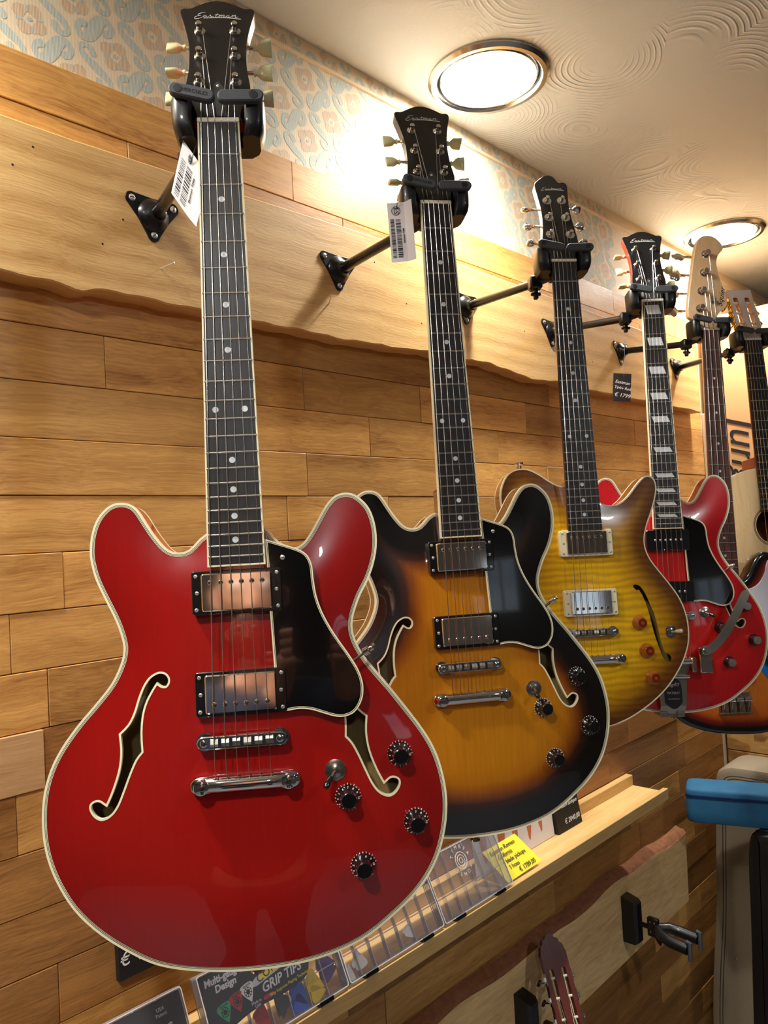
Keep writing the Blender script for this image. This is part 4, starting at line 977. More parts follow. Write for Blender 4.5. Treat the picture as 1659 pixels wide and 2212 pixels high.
# ---- amber flame-top guitar with one f-hole
def amber():
    g = groot('amber', 'single_f_hole_guitar', 'amber flame-topped guitar with cream pickup rings and pointed horn, third from the front')
    pts = [(-24.1, -385), (-36, -382), (-49.7, -373.6), (-63.3, -363.7), (-79.4, -354.9), (-93.5, -352.5), (-107.9, -355), (-120.4, -364), (-129.8, -381.5), (-133.4, -400), (-131.3, -421), (-124, -445), (-114, -468), (-109, -490), (-114, -514), (-130, -538), (-147, -561), (-160, -583), (-168, -606), (-170.5, -630), (-168, -654), (-160, -677), (-147, -699), (-125, -725), (-97, -748), (-65, -766), (-33, -778), (-5, -783.5), (21.4, -781), (40.5, -776), (64.9, -766), (97.1, -747), (125.3, -723.8), (146.8, -697.6), (159.6, -675.7), (167.8, -653.4), (170.3, -628.4), (167.8, -605.3), (160.4, -581.9), (148, -560.5), (131, -536.5), (116.1, -515), (108.6, -496), (108, -477.2), (114.2, -456.3), (123.4, -435.4), (131.5, -414.4), (136.6, -393.1), (133.7, -378), (124.4, -371.6), (114.4, -374.4), (101.1, -387.1), (84.8, -405.6), (69.3, -416.8), (54.6, -419.8), (40.4, -417), (30, -406), (14, -392), (-8, -387)]
    O = cr(pts, 3)
    fh = [(82.5, -563.4), (77.3, -557.5), (81.2, -554.2), (90.4, -558.0), (98.6, -572.2), (104.3, -588.5), (109.9, -604.7), (113.9, -625.4), (116.8, -646.0), (123.1, -666.6), (128.8, -669.2), (134.1, -676.2), (131.1, -682.8), (124.1, -681.3), (117.0, -668.6), (108.7, -643.3), (103.7, -620.4), (99.9, -597.4), (94.4, -578.9), (87.5, -563.7)]
    F = cr(fh, 3)
    arch = hollow_body(g, O, M['amber'], M['amber_side'], [F], (), z0=-22, depth=42, rise=10, purf=False, block=False)
    neck(g, M['amber_side'], -1, -410)
    fingerboard(g, SC, 22, -462, 21.5, 28.3, M['ebony'], None, dots=(3, 5, 7, 9, 12, 15, 17, 19, 21))
    nut(g, 21.5)
    ho = [(-0.9, 187.9), (-10.6, 185.0), (-22.8, 174.4), (-28.6, 165.7), (-26.4, 138.2), (-24.6, 115.7), (-24.9, 89.7), (-28.0, 62.4), (-31.0, 42.6), (-27, 26), (-22, 10), (-21.8, -2), (21.8, -2), (22, 10), (28, 26), (31.6, 42.0), (28.6, 80.3), (26.9, 108.0), (28.5, 138.1), (30.3, 164.7), (24.4, 171.5), (18.1, 170.5), (13.9, 173.4), (7.8, 184.0)]
    head(g, ho, 14, M['amber_side'], M['facing'])
    logo(g, headplane(14) @ T(0, 0, 0.8), 2, 156, 0.82)
    posts = [(-16.1, 55.0), (-13.2, 91.5), (-11.5, 128.7), (19.2, 54), (16.6, 91), (14.8, 128.7)]
    tuners(g, posts, 14, 'modern', lambda y: 33, [80, 20, 60])
    string_set(g, [-17.4 + 6.96 * q_ for q_ in range(6)], [-27.6 + 10.48 * q_ for q_ in range(6)], -630.5, 3.6, posts, [0, 1, 2, 5, 4, 3], 14, tail=(-664, 1.0))
    humbucker(g, -482.7, 'cream', 1, 1); humbucker(g, -580.0, 'cream', -1, 1)
    bridge(g, -628); tailpiece(g, -672.0)
    for x, y in ((82.2, -617.0), (91.0, -662.5), (98.7, -706.5)):
        knob(g, x, y, float(arch([(x, y)])[0]) - 0.5, 0, 'amber')
    toggle(g, 136, -634, float(arch([(136, -634)])[0]), 'cream', (9, 1), 'chrome')
    m = MB(GX @ T(-92, -352.5, -42) @ RX(-90)); m.lathe([(7, 0), (4, 3), (4, 8), (7.5, 10), (7.5, 13)], 16); m.build('strap_button', M['chrome'], g, 40)
amber()

# ---- bass
def bass():
    g = groot('bass', 'electric_bass', 'sunburst electric bass with white pickguard and maple headstock behind the cherry guitar')
    S5 = 864.0
    pts = [(-30, -588), (-48, -586), (-72, -560), (-88, -520), (-104, -482), (-124, -472), (-140, -490), (-141, -540), (-128, -600), (-115, -650), (-120, -700), (-144, -750), (-159, -800), (-158, -850), (-142, -884), (-118, -905), (-82, -922), (-38, -933), (18, -938.5), (70, -939), (112, -930), (144, -905), (162, -865), (164, -815), (152, -765), (134, -715), (124, -665), (130, -610), (140, -565), (134, -537), (118, -526.5), (101, -524), (86, -533), (73, -551), (62, -573), (48, -587), (30, -590), (0, -588)]
    O = cr(pts, 3); z0 = -13.0
    r1, r2, r3 = inset(O, 2.2), inset(O, 5), inset(O, 8)
    V, F = plate(r3, [], 9.0); d = seg_dist(V, O)
    t = MB(GX); t.add([(x, y, z0) for x, y in V], F); n0 = len(t.v)
    t.loft([[(x, y, z0) for x, y in r3], [(x, y, z0 - 0.5) for x, y in r2], [(x, y, z0 - 2.4) for x, y in r1], [(x, y, z0 - 7) for x, y in O], [(x, y, z0 - 33) for x, y in O], [(x, y, z0 - 40) for x, y in r2]], False, True)
    t.at = [float(min(1, k / 75)) for k in d] + [0.08] * len(r3) + [0.0] * (len(t.v) - n0 - len(r3))
    t.build('body', M['bassburst'], g, 50)
    pgp = [(110.3, -543.4), (104, -556), (100.5, -571), (87.8, -592.0), (68.5, -606), (30, -612), (-30, -612), (-62, -600), (-92, -570), (-112, -530), (-126, -520), (-128, -550), (-112, -600), (-98, -650), (-80, -690), (-40, -712), (20, -716), (62, -722), (86, -728), (104, -700), (112, -660), (120, -610), (126, -570), (122, -548)]
    b = MB(GX); b.prism(cr(pgp, 3), z0, z0 + 2.2, 0.5); b.build('pickguard', M['pgwhite'], g, 30)
    b = MB(GX); b.prism(cr([(84, -728), (74, -760), (70, -784), (80, -800), (98, -822), (118, -828), (124, -806), (112, -770), (106, -735), (100, -722)], 3), z0, z0 + 1.6, 0.3); cp = b.build('control_plate', M['filmblue'], g, 30)
    for x, y in ((95, -742), (92, -772), (104, -800)):
        m = MB(GX); m.lathe([(10, 0), (10, 3), (8, 5), (7.6, 15), (6.8, 16)], 20, (x, y, z0 + 1.6)); m.build('knob', M['black'], cp, 40)
    for cy in (-690, -790):
        b = MB(GX); b.prism(rr(92, 19, 4, 3, 2, cy), z0, z0 + 8, 1); b.build('pickup', M['black'], g, 40)
    b = MB(GX); b.box(-32, 46, -889, -843, z0, z0 + 2, 0.4); b.box(-32, 46, -889, -886, z0, z0 + 12, 0.4); br = b.build('bridge', M['chrome'], g, 0)
    for k in range(4):
        x = -23 + 19.5 * k
        m = MB(GX); m.tube([(x - 8.5, -858, z0 + 8), (x + 8.5, -858, z0 + 8)], 5, 10); m.build('saddle', M['chrome'], br, 40)
        m = MB(GX); m.tube([(x, -886, z0 + 8), (x, -862, z0 + 8)], 3.2, 8); m.build('saddle_spring', M['nickel'], br, 40)
    neck(g, M['maple'], 8, -592, 20.3, 30, 22, 6, True, -26)
    fingerboard(g, S5, 20, -598, 20.5, 30.5, M['rosewood'], None, dots=(3, 5, 7, 9, 12, 15, 17, 19), dot_r=3.2, fw=2.9)
    nut(g, 20.5)
    ho = [(-21, -4), (-22, 8), (-26, 21), (-38, 30), (-47.5, 41), (-43.4, 81.1), (-32.3, 142.3), (-18.4, 208.8), (-7.2, 228.7), (8.2, 235.0), (28.0, 231.6), (44.6, 216.9), (48.7, 202.1), (36, 187.1), (30.2, 167.4), (33.7, 142.8), (42.7, 108.5), (50.6, 76.7), (47.0, 59.5), (30, 46), (22, 30), (20.8, 10), (20.5, -4)]
    b = MB(GX @ T(0, 0, -12)); b.prism(cr(ho, 3), -14, 0, 0.8); h = b.build('headstock', M['maple'], g, 40)
    posts = [(-18.6, 55.5), (-12.3, 98.1), (-3.3, 143.4), (3.3, 188.8)]
    for k, (x, y) in enumerate(posts):
        t = inst('tuner', post_mesh('bass'), g, at(x, y, -12)); ex = [-47, -42, -34, -24][k]
        m = MB(SX); m.tube([(0, 0, -18), (ex - x - 8, 0, -18)], 3, 8); m.lathe([(11, -20), (11, -17)], 16); m.build('tuner_shaft', M['nickel'], t, 40)
        inst('tuner_button', button_mesh('bass'), t, T((ex - x - 4) * 0.001, 0, -0.018) @ RZ(180) @ RX([20, 35, 10, 40][k]))
    m = MB(GX); m.lathe([(7.5, -12), (7.5, -8), (3, -7), (3, -4), (6, -3)], 16, (12, 76, 0)); m.build('string_tree', M['chrome'], g, 40)
    text('logo', 'Squier', 0.0185, M['ink'], h, at(37, 84, -11.8) @ RZ(77), 0.35)
    xs = [-15.5, -5.2, 5.2, 15.5]
    for k in range(4):
        r = [1.2, 1.0, 0.8, 0.6][k]; px, py = posts[k]
        MB(GX).tube([(-23 + 19.5 * k, -886, z0 + 8), (-23 + 19.5 * k, -858, 2.5), (xs[k], 0, 1.4), (xs[k], 3, 1.0), (px + 5.5, py, -5)], r, 6).build('string', M['string'], g, 60)
bass()

# ---- flat-top acoustic guitars
def slotted_head(g, tilt, face, side, hw0, hw1, ln, slots, post_y, btn, crest=None, z=-2.0, knob_deg=(20,), tun='gold'):
    out = [(-hw0, -2), (-hw0 - 0.5, 8), (-hw1 + 2, 20), (-hw1 + 1, 30), (-hw1, ln)] + (crest or []) + [(hw1, ln), (hw1 - 1, 30), (hw1 - 2, 20), (hw0 + 0.5, 8), (hw0, -2)]
    out = out[::-1] if area(out) < 0 else out
    hl = []
    for s_ in (-1, 1): hl.append(rr(slots[2], slots[1] - slots[0], slots[2] * 0.3, 3, s_ * slots[3], (slots[0] + slots[1]) / 2))
    V, F = plate(out, hl, 9.0)
    X = headplane(tilt, z); th = 15.0
    b = MB(X); b.add([(x, y, 0.8) for x, y in V], F); b.add([(x, y, 0.2) for x, y in V], F); b.build('headstock_face', M[face], g, 0)
    b = MB(X); b.loft([[(x, y, 0.79) for x, y in out], [(x, y, -th) for x, y in out]], False, False); b.add([(x, y, -th) for x, y in V], F)
    for q_ in hl: b.loft([[(x, y, 0.79) for x, y in q_], [(x, y, -th) for x, y in q_]], False, False)
    h = b.build('headstock', M[side], g, 30)
    for y in post_y:
        for s_ in (-1, 1):
            p = headpt(s_ * slots[3], y, -5, tilt, z)
            m = MB(SX); m.tube([(s_ * -slots[2] * 0.5, 0, 0), (s_ * slots[2] * 0.5, 0, 0)], 3.4, 10); t = m.build('tuner', M['bone'], g, 40); t.matrix_local = at(*p) @ RX(-tilt)
            m = MB(SX); e = hw1 - slots[3]; m.box(s_ * e, s_ * (e + 1.6), -14, 14, -7, 6, 0.3); m.tube([(s_ * (e + 5), -5, 5), (s_ * (e + 5), -5, -30 if tun == 'nickel' else -14)], 2.6, 8); m.lathe([(5.5, 0), (5.5, 2)], 12, (s_ * (e + 4), 0, -1)); m.build('tuner_gear', M[tun], t, 40)
            inst('tuner_button', button_mesh(btn), t, T(s_ * (e + 5) * 0.001, -0.005, -0.028 if tun == 'nickel' else -0.010) @ RY(90) @ RX(knob_deg[0] + 40 * (y > 90)))
    return h

def flat_top(g, name_mtx, S, outline, top, side, z0, depth, hole_c, hole_r, joint, w0, wend, nfr, yend, fmat='ebony', bridge_y=None):
    O = cr(outline, 3)
    V, F = plate(inset(O, 2), [circ(hole_r, 40, 0, hole_c)], 12.0)
    b = MB(GX); b.add([(x, y, z0) for x, y in V], F); b.build('soundboard', M[top], g, 0)
    b = MB(GX); b.ring(O, inset(O, 2.4), z0 - 5, z0 + 0.1); b.build('binding', M['cream'], g, 50)
    b = MB(GX); b.loft([[(x, y, z0 - 4) for x, y in inset(O, .3)], [(x, y, z0 - depth) for x, y in inset(O, .3)]], False, True); b.build('side', M[side], g, 50)
    b = MB(GX)
    for r_ in ((50, 48.6), (47.4, 45.8)): b.strip(circ(r_[0] * hole_r / 43, 48, 0, hole_c), circ(r_[1] * hole_r / 43, 48, 0, hole_c), z0 + 0.2)
    b.build('rosette', M['rosewood'], g, 0)
    by = bridge_y or -S
    b = MB(GX); b.prism(rr(150, 28, 8, 4, 0, by - 4), z0, z0 + 8, 2); b.build('bridge', M['rosewood'], g, 40)
    b = MB(GX); b.box(-38, 38, by - 1.5, by + 1.5, z0 + 8, z0 + 11); b.build('saddle', M['bone'], g, 0)
    neck(g, M[side], -1, joint, w0 - 0.4, wend - 1.5, 21, 6, True, z0 - 60)
    fingerboard(g, S, nfr, yend, w0, wend, M[fmat], None, dots=(), fw=2.4)
    nut(g, w0, 'white')
    return O

def acoustic():
    g = groot('acoustic', 'acoustic_guitar', 'natural spruce acoustic guitar with slotted silver headstock at the right edge')
    L = [(-26, -329), (-56, -334), (-81.5, -343), (-108, -358), (-130, -382), (-141, -415), (-140, -450), (-130, -490), (-119, -530), (-116, -560), (-122, -595), (-142, -632), (-168, -668), (-186, -710), (-190, -745), (-180, -785), (-155, -818), (-115, -842), (-60, -854), (0, -857)]
    out = L + [(-x, y) for x, y in reversed(L[:-1])] + [(0, -328)]
    flat_top(g, None, 632.0, out, 'spruce', 'mahog_side', -10, 95, -475, 43, -330, 22.5, 29.0, 20, -440)
    slotted_head(g, 14, 'greyhead', 'mahog_side', 22.5, 32.5, 152, (38, 128, 13, 15.5), (52, 83, 114), 'gold')
    posts = [(-12, 52), (-12, 83), (-12, 114), (12, 114), (12, 83), (12, 52)]
    for k in range(6):
        r = [0.7, 0.58, 0.45, 0.34, 0.25, 0.22][k]; p = headpt(posts[k][0], posts[k][1], -2, 14)
        MB(GX).tube([(-27 + 10.8 * k, -632, 1.5), (-18 + 7.2 * k, 0, 1.3), (-18 + 7.2 * k, 3, 1.1), tuple(p)], r, 6).build('string', M['bronze' if k < 4 else 'string'], g, 60)
acoustic()

def classical():
    sc = 0.78
    base = T(1.679 * sc, 1.065 * sc, Z(-1.227 * sc)) @ RZ(-30) @ Matrix(((1, 0, 0, 0), (0, 0, -1, 0), (0, 1, 0, 0), (0, 0, 0, 1)))
    tilt = 16
    mtx = base @ RX(-30) @ T(0, -0.040 * sc, 0) @ RX(tilt) @ Matrix.Scale(sc, 4)
    g = groot(None, 'classical_guitar', 'small red-brown classical guitar with scalloped slotted headstock below the shelf', 'guitar', mtx)
    L = [(-26, -318), (-60, -322), (-95, -335), (-124, -362), (-134, -400), (-130, -450), (-116, -500), (-112, -535), (-122, -580), (-150, -630), (-172, -680), (-178, -720), (-168, -765), (-140, -800), (-90, -826), (0, -836)]
    out = L + [(-x, y) for x, y in reversed(L[:-1])] + [(0, -317)]
    flat_top(g, None, 640.0, out, 'spruce', 'mahogany', -9, 90, -470, 42, -320, 26, 31, 19, -430, 'rosewood', -640)
    crest = [(-33, 198), (-31, 207), (-24, 213), (-22, 221), (-13, 225), (-10, 232), (0, 236), (10, 232), (13, 225), (22, 221), (24, 213), (31, 207), (33, 198)]
    slotted_head(g, tilt, 'mahogany', 'mahogany', 26, 36.0, 190, (28, 156, 12, 17), (46, 92, 136), 'ebony_oval', crest, knob_deg=(0,), tun='nickel')
    posts = [(-15, 46), (-15, 92), (-15, 136), (15, 136), (15, 92), (15, 46)]
    for k in range(6):
        p = headpt(posts[k][0], posts[k][1], -2, tilt)
        MB(GX).tube([(-29 + 11.6 * k, -640, 1.5), (-21 + 8.4 * k, 0, 1.4), (-21 + 8.4 * k, 3, 1.2), tuple(p)], 0.55, 6).build('string', M['string' if k < 3 else 'bone'], g, 60)
classical()
# ------------------------------------------------------------------ wall hangers
PLX = {'red': 0.544, 'sun': 0.889, 'amber': 1.239, 'cherry': 1.561, 'bass': 1.902, 'acoustic': 2.252}
BY = WALL_Y - 0.035
def hull3(cs, r, n=8):
    P = []
    for k, (x, y) in enumerate(cs):
        a = math.atan2(y, x)
        for j in range(-n, n + 1):
            t = a + j / n * 1.35; P.append((x + r * math.cos(t), y + r * math.sin(t)))
        x2, y2 = cs[(k + 1) % 3]; mx, my = (x + x2) / 2, (y + y2) / 2; l = math.hypot(mx, my); P.append((mx * (l + 7.2) / l, my * (l + 7.2) / l))
    return P
PLATE_O = hull3([(31, 17), (-31, 17), (0, -27)], 9)
def hanger(n, label):
    px = PLX[n]; loc = Vector((px, BY, Z(0.456)))
    t = thing('guitar_hanger', label, 'guitar hanger', T(*loc), 'guitar hangers on the live-edge board')
    F = RX(90) @ SX
    MB(F).prism(PLATE_O, 0, 2.5, 0.6).build('wall_plate', M['steel'], t, 40)
    for x, y in ((31, 17), (-31, 17), (0, -27)): inst('plate_screw', screw_mesh(4.6, 1.8, 'screw', True), t, RX(90) @ T(x * .001, y * .001, 0.0025) @ RZ(x + 40))
    MB(F).lathe([(23, 2.4), (22, 5), (16, 9), (12, 12), (11, 18), (9, 19)], 24).build('socket', M['steel'], t, 40)
    G = GM[n]; nutp = G.translation
    piv = Vector((nutp.x + 0.003, nutp.y + 0.062, nutp.z - 0.020)) - loc
    MB().tube([(0, -0.012, 0), tuple(piv * 0.5 + Vector((0, -0.006, 0))), tuple(piv)], [0.0085, 0.0078, 0.0078], 14).build('arm', M['steel'], t, 50)
    Y = T(*(-loc)) @ G @ SX
    pl = (G.inverted() @ (piv + loc)) * 1000
    m = MB(Y); m.X = Y @ T(*pl); m.box(-11, 11, -13, 11, -11, 11, 3); m.tube([(0, -10, 0), (0, -20, 2)], 5, 10); m.box(-9, 9, -24, -18, -2, 4, 1.5); m.box(-4, 4, -30, -18, -4, 4, 1.5)
    m.build('clamp', M['steel'], t, 40)
    m = MB(Y); m.tube([tuple(pl), (pl.x * 0.45, -10, -36), (0, -6, -30)], [8, 9, 12], 10); m.box(-18, 18, -20, 2, -46, -22, 3); m.build('pivot_housing', M['hanger'], t, 40)
    for s_ in (-1, 1):
        m2 = MB(Y); m2.X = Y @ T(pl.x * 0.6 + s_ * 4, -4, pl.z * 0.86); m2.lathe([(2.2, -8), (2.2, 8)], 8); m2.build('bolt', M['screw'], t, 40)
    U = [(-40, 9.5), (-46, 6), (-48, 0), (-48, -24), (-45, -34), (-36, -42), (36, -42), (45, -34), (48, -24), (48, 0), (46, 6), (40, 9.5), (30, 8), (27.5, 3), (27, -16), (18, -27), (-18, -27), (-27, -16), (-27.5, 3), (-30, 8)]
    def ringy(y, k, zz=0.0, kz=1.0): return [(x * k, y, z * kz + zz) for x, z in U]
    m = MB(Y); m.loft([ringy(24, 0.97, -0.5), ringy(21, 1.0), ringy(-2, 0.985), ringy(-10, 0.95, -2), ringy(-17, 0.87, -5, 0.85)]); m.build('yoke', M['hanger'], t, 40)
    m = MB(Y); 
    for a, b, nm in (((-41, 27), (-8, 19.5), 1), ((8, 19.0), (42, 19.5), 0)):
        gt = MB(Y); gt.prism(capsule(a, b, 6.6), 9.5, 16.5, 1.4); gb = gt.build('gate', M['rubber'], t, 40)
        e = a if nm else b
        d_ = MB(Y); d_.lathe([(4.2, 16.4), (4.2, 16.9), (0.5, 17.0)], 16, (e[0] + (3 if nm else -4), e[1] - (0.6 if nm else 0), 0)); d_.build('pivot_cap', M['disc'], gb, 30)
        if nm and n in ('red', 'sun'):
            text('embossed_lettering', 'HERCULES', 0.0052, M['disc'], gb, Y @ T(-21.5, 22.7, 16.6) @ Matrix.Scale(1000, 4) @ RZ(-12.8), 0.0, 1.15)
    return t
for n, lab in (('red', 'black hanger holding the bright red guitar nearest the camera'), ('sun', 'black hanger holding the tobacco sunburst guitar'), ('amber', 'black hanger holding the amber flame-topped guitar'),
               ('cherry', 'black hanger holding the dark cherry guitar with vibrato arm'), ('bass', 'black hanger holding the maple-headed bass'), ('acoustic', 'black hanger holding the spruce acoustic at the right edge')):
    hanger(n, lab)

# ------------------------------------------------------------------ paper price tags
def frame(o, u, v):
    u = Vector(u).normalized(); v = Vector(v); v = (v - u * v.dot(u)).normalized(); w_ = u.cross(v)
    return Matrix(((u.x, v.x, w_.x, o[0]), (u.y, v.y, w_.y, o[1]), (u.z, v.z, w_.z, o[2]), (0, 0, 0, 1)))
def barcode(root, X, w, h, seed):
    r = random.Random(seed); b = MB(X); y = 0.0
    while y < h:
        bw = r.choice((0.5, 0.5, 0.9, 1.4)) * 0.001
        if y + bw > h: break
        b.box(0, w, y, y + bw, 0.0001, 0.0002); y += bw + r.choice((0.5, 0.8, 1.1)) * 0.001
    return b.build('barcode', M['ink'], root, 0)
def price_tag(label, o, u, v, w, h, fold, seed, sk=0.0):
    t = thing('price_tag', label, 'price tag', frame(o, u, v))
    K = Matrix(((1, sk, 0, 0), (0, 1, 0, 0), (0, 0, 1, 0), (0, 0, 0, 1)))      # the card hangs twisted out of square
    def put(nm, s_, size, X, par):
        me = text_mesh(s_, size, M['ink']).copy(); me.transform(K @ X); return inst(nm, me, par)
    b = MB(K); b.box(0, w * 0.68, -h, 0, -0.0003, 0); b.loft([[(w * 0.68, 0, 0), (w * 0.68, -h, 0), (w * 0.68, -h, -0.0003), (w * 0.68, 0, -0.0003)], [(w, 0.002, fold), (w, -h + 0.001, fold), (w, -h + 0.001, fold - 0.0003), (w, 0.002, fold - 0.0003)]]); b.build('card', M['paper'], t, 0)
    b = MB(K @ T(w * 0.34, -h * 0.14, 0.0002)); b.ring(circ(h * 0.075, 24), circ(h * 0.066, 24), 0, 0.0002); lg = b.build('stamp', M['ink'], t, 0)
    put('stamp_letters', 'ES', h * 0.115, T(w * 0.34, -h * 0.14, 0.0003) @ RZ(-90), lg)
    barcode(t, K @ T(w * 0.08, -h * 0.93, 0), w * 0.16, h * 0.66, seed); barcode(t, K @ T(w * 0.30, -h * 0.93, 0), w * 0.20, h * 0.66, seed + 1)
    put('small_print', 'Eastman T386', 0.0034, T(w * 0.59, -h * 0.56, 0.0003) @ RZ(90), t)
    b = MB(K); b.tube([(w * 0.38, -0.008, 0.0005), (w * 0.46, 0.006, 0.004), (w * 0.5, 0.022, 0.002)], 0.0005, 6); b.build('loop', M['ink'], t)
    return t
price_tag('white barcode tag hanging behind the neck of the bright red guitar', (0.436, 0.682, Z(0.424)), (0.017, -0.016, -0.037), (0.009, -0.011, 0.051), 0.046, 0.042, 0.003, 1, -0.91)
k_ = 0.955
price_tag('white barcode tag hanging beside the neck of the sunburst guitar', (0.764 * k_, 0.700 * k_, Z(0.455 * k_)), (0.022, -0.022, 0.001), (0.005, -0.006, 0.08), 0.032, 0.078, 0.004, 5)
# small blackboard hanging from the cherry guitar's hanger
hb = thing('hanging_price_board', 'small blackboard price sign hanging on a thread beside the cherry guitar neck', 'sign', frame((1.5005, 0.736, Z(0.314)), (0.72, -0.69, -0.10), (0, 0, 1)))
MB().box(-0.019, 0.019, -0.058, 0, -0.001, 0.001, 0.0004).build('board', M['slate'], hb, 0)
MB().tube([(0.003, -0.006, 0.0016), (0.003, 0.05, 0.0), (0.001, 0.118, -0.006)], 0.0003, 5).build('thread', M['grey_ink'], hb)
for s_, y, sz in (('Eastman', -0.019, 0.0095), ('T64/v Red', -0.031, 0.0085), ('\u20ac 1799', -0.046, 0.0115)):
    text('chalk_writing', s_, sz, M['chalk'], hb, T(0.001, y, 0.0011) @ RZ(-7), 0.2)

# ------------------------------------------------------------------ pick display boxes on the shelf
def clear2():
    m, nt, b = new_mat('clear_box_plastic'); L = nt.links.new
    setb(b, 0.04, 0, 0, spec=0.9); b.inputs['Base Color'].default_value = (0.62, 0.62, 0.66, 1)
    tr_ = nd(nt, 'ShaderNodeBsdfTransparent'); tr_.inputs[0].default_value = (0.97, 0.97, 0.98, 1)
    lw = nd(nt, 'ShaderNodeLayerWeight', i_Blend=0.25); tc = nd(nt, 'ShaderNodeTexCoord'); no = nd(nt, 'ShaderNodeTexNoise', i_Scale=35.0, i_Detail=2.0); L(tc.outputs['Object'], no.inputs['Vector'])
    bp = nd(nt, 'ShaderNodeBump', i_Strength=0.2, i_Distance=0.002); L(no.outputs['Fac'], bp.inputs['Height']); L(bp.outputs[0], b.inputs['Normal'])
    mm = nd(nt, 'ShaderNodeMath', operation='MULTIPLY_ADD'); mm.inputs[1].default_value = 0.75; mm.inputs[2].default_value = 0.035; L(lw.outputs['Fresnel'], mm.inputs[0])
    mx = nd(nt, 'ShaderNodeMixShader'); L(mm.outputs[0], mx.inputs[0]); L(tr_.outputs[0], mx.inputs[1]); L(b.outputs[0], mx.inputs[2])
    L(mx.outputs[0], nt.nodes['Material Output'].inputs['Surface']); return m
M['boxplastic'] = clear2()
M['embossed'] = flat('white_highlight_and_print', (214, 212, 216), 0.2, coat=0.5)  # white for painted edge highlights on clear plastic, raised emblem and print
for nme, c in (('p_red', (190, 30, 34)), ('p_green', (60, 170, 110)), ('p_blue', (50, 96, 200)), ('p_yellow', (236, 200, 36)), ('p_purple', (96, 66, 128)), ('p_grey', (70, 70, 72)), ('p_white', (236, 232, 224)), ('p_orange', (222, 120, 50))): M[nme] = flat(nme, c, 0.4)
def pick_poly(s):
    return cr([(0, -13 * s), (-6 * s, -4 * s), (-11 * s, 6 * s), (-10 * s, 10.5 * s), (-4 * s, 12.2 * s), (4 * s, 12.2 * s), (10 * s, 10.5 * s), (11 * s, 6 * s), (6 * s, -4 * s)], 3, True, (0,))
BOXG = 'clear pick boxes leaning on the shelf'
def pick_box(x0, x1, label, cols):
    w_, h_, d_ = (x1 - x0) * 1000 - 2, 105.0, 17.0
    lean = 26.0
    mtx = T((x0 + x1) / 2, 0.876, Z(-0.668 + 0.0065)) @ RX(90 - lean)
    t = thing('pick_box', label, 'pick box', mtx, BOXG)
    b = MB(SX)
    b.box(-w_ / 2, w_ / 2, 0, h_, -0.6, 0.6); b.box(-w_ / 2, -w_ / 2 + 1.6, 0, h_, 0.6, d_ - 1.5); b.box(w_ / 2 - 1.6, w_ / 2, 0, h_, 0.6, d_ - 1.5); b.box(-w_ / 2, w_ / 2, 0, 1.6, 0.6, d_ - 1.5); b.box(-w_ / 2, w_ / 2, h_ - 1.6, h_, 0.6, d_ - 1.5)
    nx = 7
    for k in range(1, nx): x = -w_ / 2 + w_ * k / nx; b.box(x - 0.5, x + 0.5, 1.6, h_ - 1.6, 0.6, 9)
    for y in (h_ * 0.34, h_ * 0.67): b.box(-w_ / 2 + 1.6, w_ / 2 - 1.6, y - 0.5, y + 0.5, 0.6, 9)
    b.build('tray', M['boxplastic'], t, 0)
    b = MB(SX); b.prism(rr(w_, h_, 4, 3, 0, h_ / 2), d_ - 1.4, d_, 0.5); b.build('lid', M['boxplastic'], t, 0)
    b = MB(SX); b.ring(rr(w_, h_, 4, 3, 0, h_ / 2), rr(w_ - 2.4, h_ - 2.4, 3, 3, 0, h_ / 2), d_ - 2.2, d_ + 0.3); b.ring(rr(w_, h_, 3, 3, 0, h_ / 2), rr(w_ - 1.4, h_ - 1.4, 3, 3, 0, h_ / 2), -0.6, 0.4); b.build('rim', M['embossed'], t, 0)
    b = MB(SX)
    for k in range(1, nx): x = -w_ / 2 + w_ * k / nx; b.box(x - 0.35, x + 0.35, 1.6, h_ - 1.6, 9.0, 9.4)
    for y in (h_ * 0.34, h_ * 0.67): b.box(-w_ / 2 + 1.6, w_ / 2 - 1.6, y - 0.35, y + 0.35, 9.0, 9.4)
    b.build('divider_highlight', M['embossed'], t, 0)  # white strips paint the highlights along the clear divider edges
    for sx in (-0.3, 0.3):
        b = MB(SX); b.box(w_ * sx - 13, w_ * sx + 13, -5, 1, 0, d_ + 2, 0.8); b.build('latch', M['black'], t, 0)
    return t, w_, h_, d_
def put_picks(t, spots, z):
    for mat, x, y, rot, s in spots:
        me = MB(SX).prism(pick_poly(s), 0, 1.0, 0.3).mesh('guitar_pick', M[mat], 40)
        for k in range(2): inst('guitar_pick', me, t, T((x + 2 * k) * .001, (y - 3 * k) * .001, (z + 1.6 * k) * .001) @ RZ(rot + 14 * k))
def printed_pick(t, x, y, z, mat, s, rot):
    b = MB(SX @ T(x, y, z) @ RZ(rot)); b.prism(pick_poly(s), 0, 0.15); o = b.build('printed_pick', M[mat], t, 0)
    b = MB(SX @ T(x, y, z + 0.16) @ RZ(rot)); b.prism(circ(6.4 * s, 16, 0, 1.0 * s), 0, 0.1); b.build('printed_ring', M['ink'], o, 0)
    b = MB(SX @ T(x, y, z + 0.27) @ RZ(rot))
    for k in range(8): a = k * math.pi / 4; b.prism(circ(1.35 * s, 8, 4.4 * s * math.cos(a), 1.0 * s + 4.4 * s * math.sin(a)), 0, 0.1)
    b.build('printed_dot', M[mat], o, 0)
    text('printed_name', 'DAVA', 0.0048 * s, M['ink'], o, T(x * .001, (y + 9.2 * s) * .001, (z + 0.3) * .001) @ RZ(rot))
